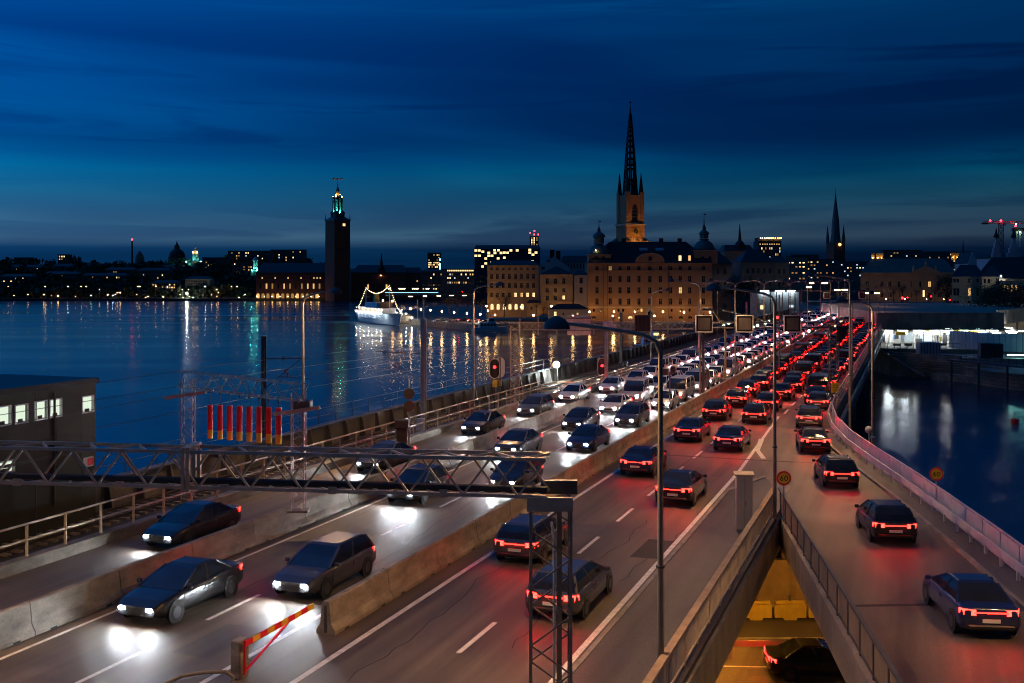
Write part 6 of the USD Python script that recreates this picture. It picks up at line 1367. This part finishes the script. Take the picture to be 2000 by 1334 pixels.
def boat(label, loc, rz, ln, lit, hullm):
    t = thing('motor_boat', label, 'boat', loc, rz)
    w0 = ln * .15
    part(t, 'hull', loft([np.array([(x * ln, w_ * w0 * .75, -.5), (x * ln, w_ * w0, .3), (x * ln, w_ * w0 * 1.1, z), (x * ln, -w_ * w0 * 1.1, z), (x * ln, -w_ * w0, .3), (x * ln, -w_ * w0 * .75, -.5)]) for x, w_, z in ((-.5, .85, 1.5), (-.2, 1, 1.5), (.2, .95, 1.7), (.4, .55, 2.0), (.5, .06, 2.3))]), hullm)
    part(t, 'gunwale', loft([np.array([(x * ln, w_ * w0 * 1.1 + .06, z), (x * ln, w_ * w0 * 1.1 + .06, z + .12), (x * ln, -w_ * w0 * 1.1 - .06, z + .12), (x * ln, -w_ * w0 * 1.1 - .06, z)]) for x, w_, z in ((-.5, .85, 1.5), (-.2, 1, 1.5), (.2, .95, 1.7), (.4, .55, 2.0))]), WHITEM)
    part(t, 'cabin', hull([(x * ln, y * w0, z) for x, z in ((-.32, 1.6), (.22, 1.6)) for y in (-.8, .8)] + [(x * ln, y * w0, 3.6) for x in (-.3, .12) for y in (-.7, .7)]), HULLW)
    part(t, 'wheelhouse', hull([(x * ln, y * w0, 3.6) for x in (-.08, .12) for y in (-.65, .65)] + [(x * ln, y * w0, 5.3) for x in (-.06, .08) for y in (-.6, .6)]), HULLW)
    for i in range(5): part(t, 'window', bx(ln * (-.27 + .085 * i), ln * (-.215 + .085 * i), -.83 * w0, -.74 * w0, 2.3, 3.1), WIN if lit and i > 2 else PANE)
    part(t, 'wheelhouse_window', bx(-.05 * ln, .08 * ln, -.68 * w0, -.63 * w0, 4.2, 4.9), WINB if lit else PANE)
    part(t, 'mast', tube([(0, 0, 5.2), (0, 0, 8.0)], .07, 6), STEELD)
    part(t, 'mast_arm', tube([(0, -.9, 6.6), (0, .9, 6.6)], .05, 5), STEELD)
boat('white harbour boat with low cabin moored at the island quay left of the lattice column', on(958, 648, 0), 8, 14, False, HULLW)
boat('dark patrol boat with lit wheelhouse seen behind the railway girder', on(1278, 684, 0), 12, 11.5, True, HULLD)

# ------------------------------------------------------------------ island lamps and parked cars
IL = [(802, 603), (822, 604.5), (841, 606), (863, 608), (887, 610), (912, 612), (938, 614), (967, 615), (1042, 616), (1045, 596), (1077, 598), (1103, 613), (1119, 617), (1151, 609), (1197, 617), (1199, 609), (1240, 609), (1278, 617), (1295, 609), (1336, 610), (1387, 610), (950, 598), (953, 607), (1018, 600)]
WH = ['between ship and ochre house', 'before the ochre houses', 'along the foot of the palace']
IL.sort()
for k_, (u, v) in enumerate(IL):
    z = 6.9 if v < 612 else 5.6
    if v < 601: z = 9.0
    p = at(u, v, 441.0 if 1130 < u < 1392 and v < 612 else min(max(on(u, v, z)[1], 404), 443))
    w_ = WH[0] if u < 915 else WH[1] if u < 1130 else WH[2]
    n_ = sum(1 for (a, b) in IL[:k_] if (WH[0] if a < 915 else WH[1] if a < 1130 else WH[2]) == w_)
    t = thing('quay_lamp', f'warm globe lamp {w_}, {ORD[n_]} from the left', 'street lamp', (p[0], p[1], 2.4), 0, 'globe lamps on the island quay')
    part(t, 'pole', tube([(0, 0, 0), (0, 0, p[2] - 2.75)], .08, 6), STEELD); part(t, 'globe', ball((0, 0, p[2] - 2.4), .36), GLOBE); part(t, 'base', lathe([(.2, 0), (.12, .5)], 8), STEELD)
for k_, (u, v, Y, i) in enumerate(((860, 615, 452, 6), (873, 615, 450, 1), (886, 616, 447, 7), (907, 615, 447, 2), (925, 616, 440, 7), (946, 619, 425, 6))):
    put_car(i, f'car parked on the island quay left of the ochre house, {ORD[k_]} from the ship', 'cars parked on the island quay', False if i in (1, 2, 6, 7) and (i, False) in FIRST else True, (at(u, v, Y)[0], Y, 2.41), 70 + 5 * k_)
fg = thing('flagpoles', 'row of thin white flagpoles at the quay corner beside the ship', 'flagpoles', (0, 0, 0))
for u, v0, v1, Y in ((816, 628, 585, 470), (828, 628, 585, 465)): part(fg, 'pole', tube([at(u, v0, Y), at(u, v1, Y)], .1, 6), WHITEM)
# bridge over to the north shore with light masts
nb = thing('north_bridge', 'low lit road bridge crossing the water behind the ship and the ochre house', 'bridge', (0, 0, 0))
Yb = 860.0
part(nb, 'deck', bx((752 - 1000) * Yb / F, (1310 - 1000) * Yb / F, Yb, Yb + 14, 7.0, 8.6), CONC2)
part(nb, 'railing', bx((752 - 1000) * Yb / F, (1310 - 1000) * Yb / F, Yb - .1, Yb - .05, 8.6, 9.6), STEELD)
for i in range(9): part(nb, 'pier', bx(-98 + 26 * i, -95.5 + 26 * i, Yb + 1, Yb + 13, -1, 7.0), CONC2)
part(nb, 'blue_edge_light', bx((752 - 1000) * Yb / F, (856 - 1000) * Yb / F, Yb - .35, Yb - .15, 9.0, 9.5), E('blue_edge_tube', (0.16, 0.38, 1.0), 2.6))
for k_, (u, v) in enumerate(((760, 563.5), (781, 563), (788, 563), (807, 562.5), (814, 562.5), (835, 563))):
    t = thing('bridge_lamp', f'twin-globe lamp on the low lit bridge, {ORD[k_]} from the ship masts', 'street lamp', (at(u, v, Yb - 1)[0], Yb + 1, 8.6), 0, 'lamps on the low lit bridge')
    part(t, 'pole', tube([(0, 0, 0), (0, 0, 3.4)], .1, 5), STEELD)
    for s in (-1, 1): part(t, 'globe', ball((s * .7, 0, 3.7), .42), GLOBEF)
for k_, (u, v) in enumerate(((802, 579.5), (830, 578.5), (857, 578), (882, 577), (907, 577), (931, 576.5), (1611, 553), (1584, 553), (1580, 561), (1635, 567), (1650, 566), (1695, 573), (1712, 573))):
    Y = 800 if u < 1000 else 520
    zb = 2.2 if u < 1000 else 4.5
    p = at(u, v, Y)
    t = thing('flood_mast', ('double lamp head on a mast between ship and ochre house, ' if u < 1000 else 'bright yellowish lamp mast beyond the end of the bridge, ') + ORD[k_ if k_ < 6 else k_ - 6] + ' from the left', 'street lamp', (p[0], Y, zb), 0, 'lamp masts before the low lit bridge' if u < 1000 else 'lamp masts beyond the bridge end')
    part(t, 'pole', tube([(0, 0, 0), (0, 0, p[2] - zb)], .12, 5), STEELD)
    for s in (-1, 1): part(t, 'lamp_head', bev(s * .75 - .6, s * .75 + .6, -.5, .3, p[2] - zb - .2, p[2] - zb + .25, .1), GLOBEF)
ccol = random.Random(21)
for k_ in range(16):
    u = 850 + 24 * k_ if k_ < 5 else 930 + ccol.uniform(-80, 20)
    if k_ >= 6: break
    put_car(ccol.choice((0, 1, 3)), f'car with headlights on the low lit bridge behind the ship, {ORD[k_]} from the left', 'cars on the low lit bridge', True, ((u - 1000) * (Yb + 4) / F, Yb + 4, 8.62), 60)
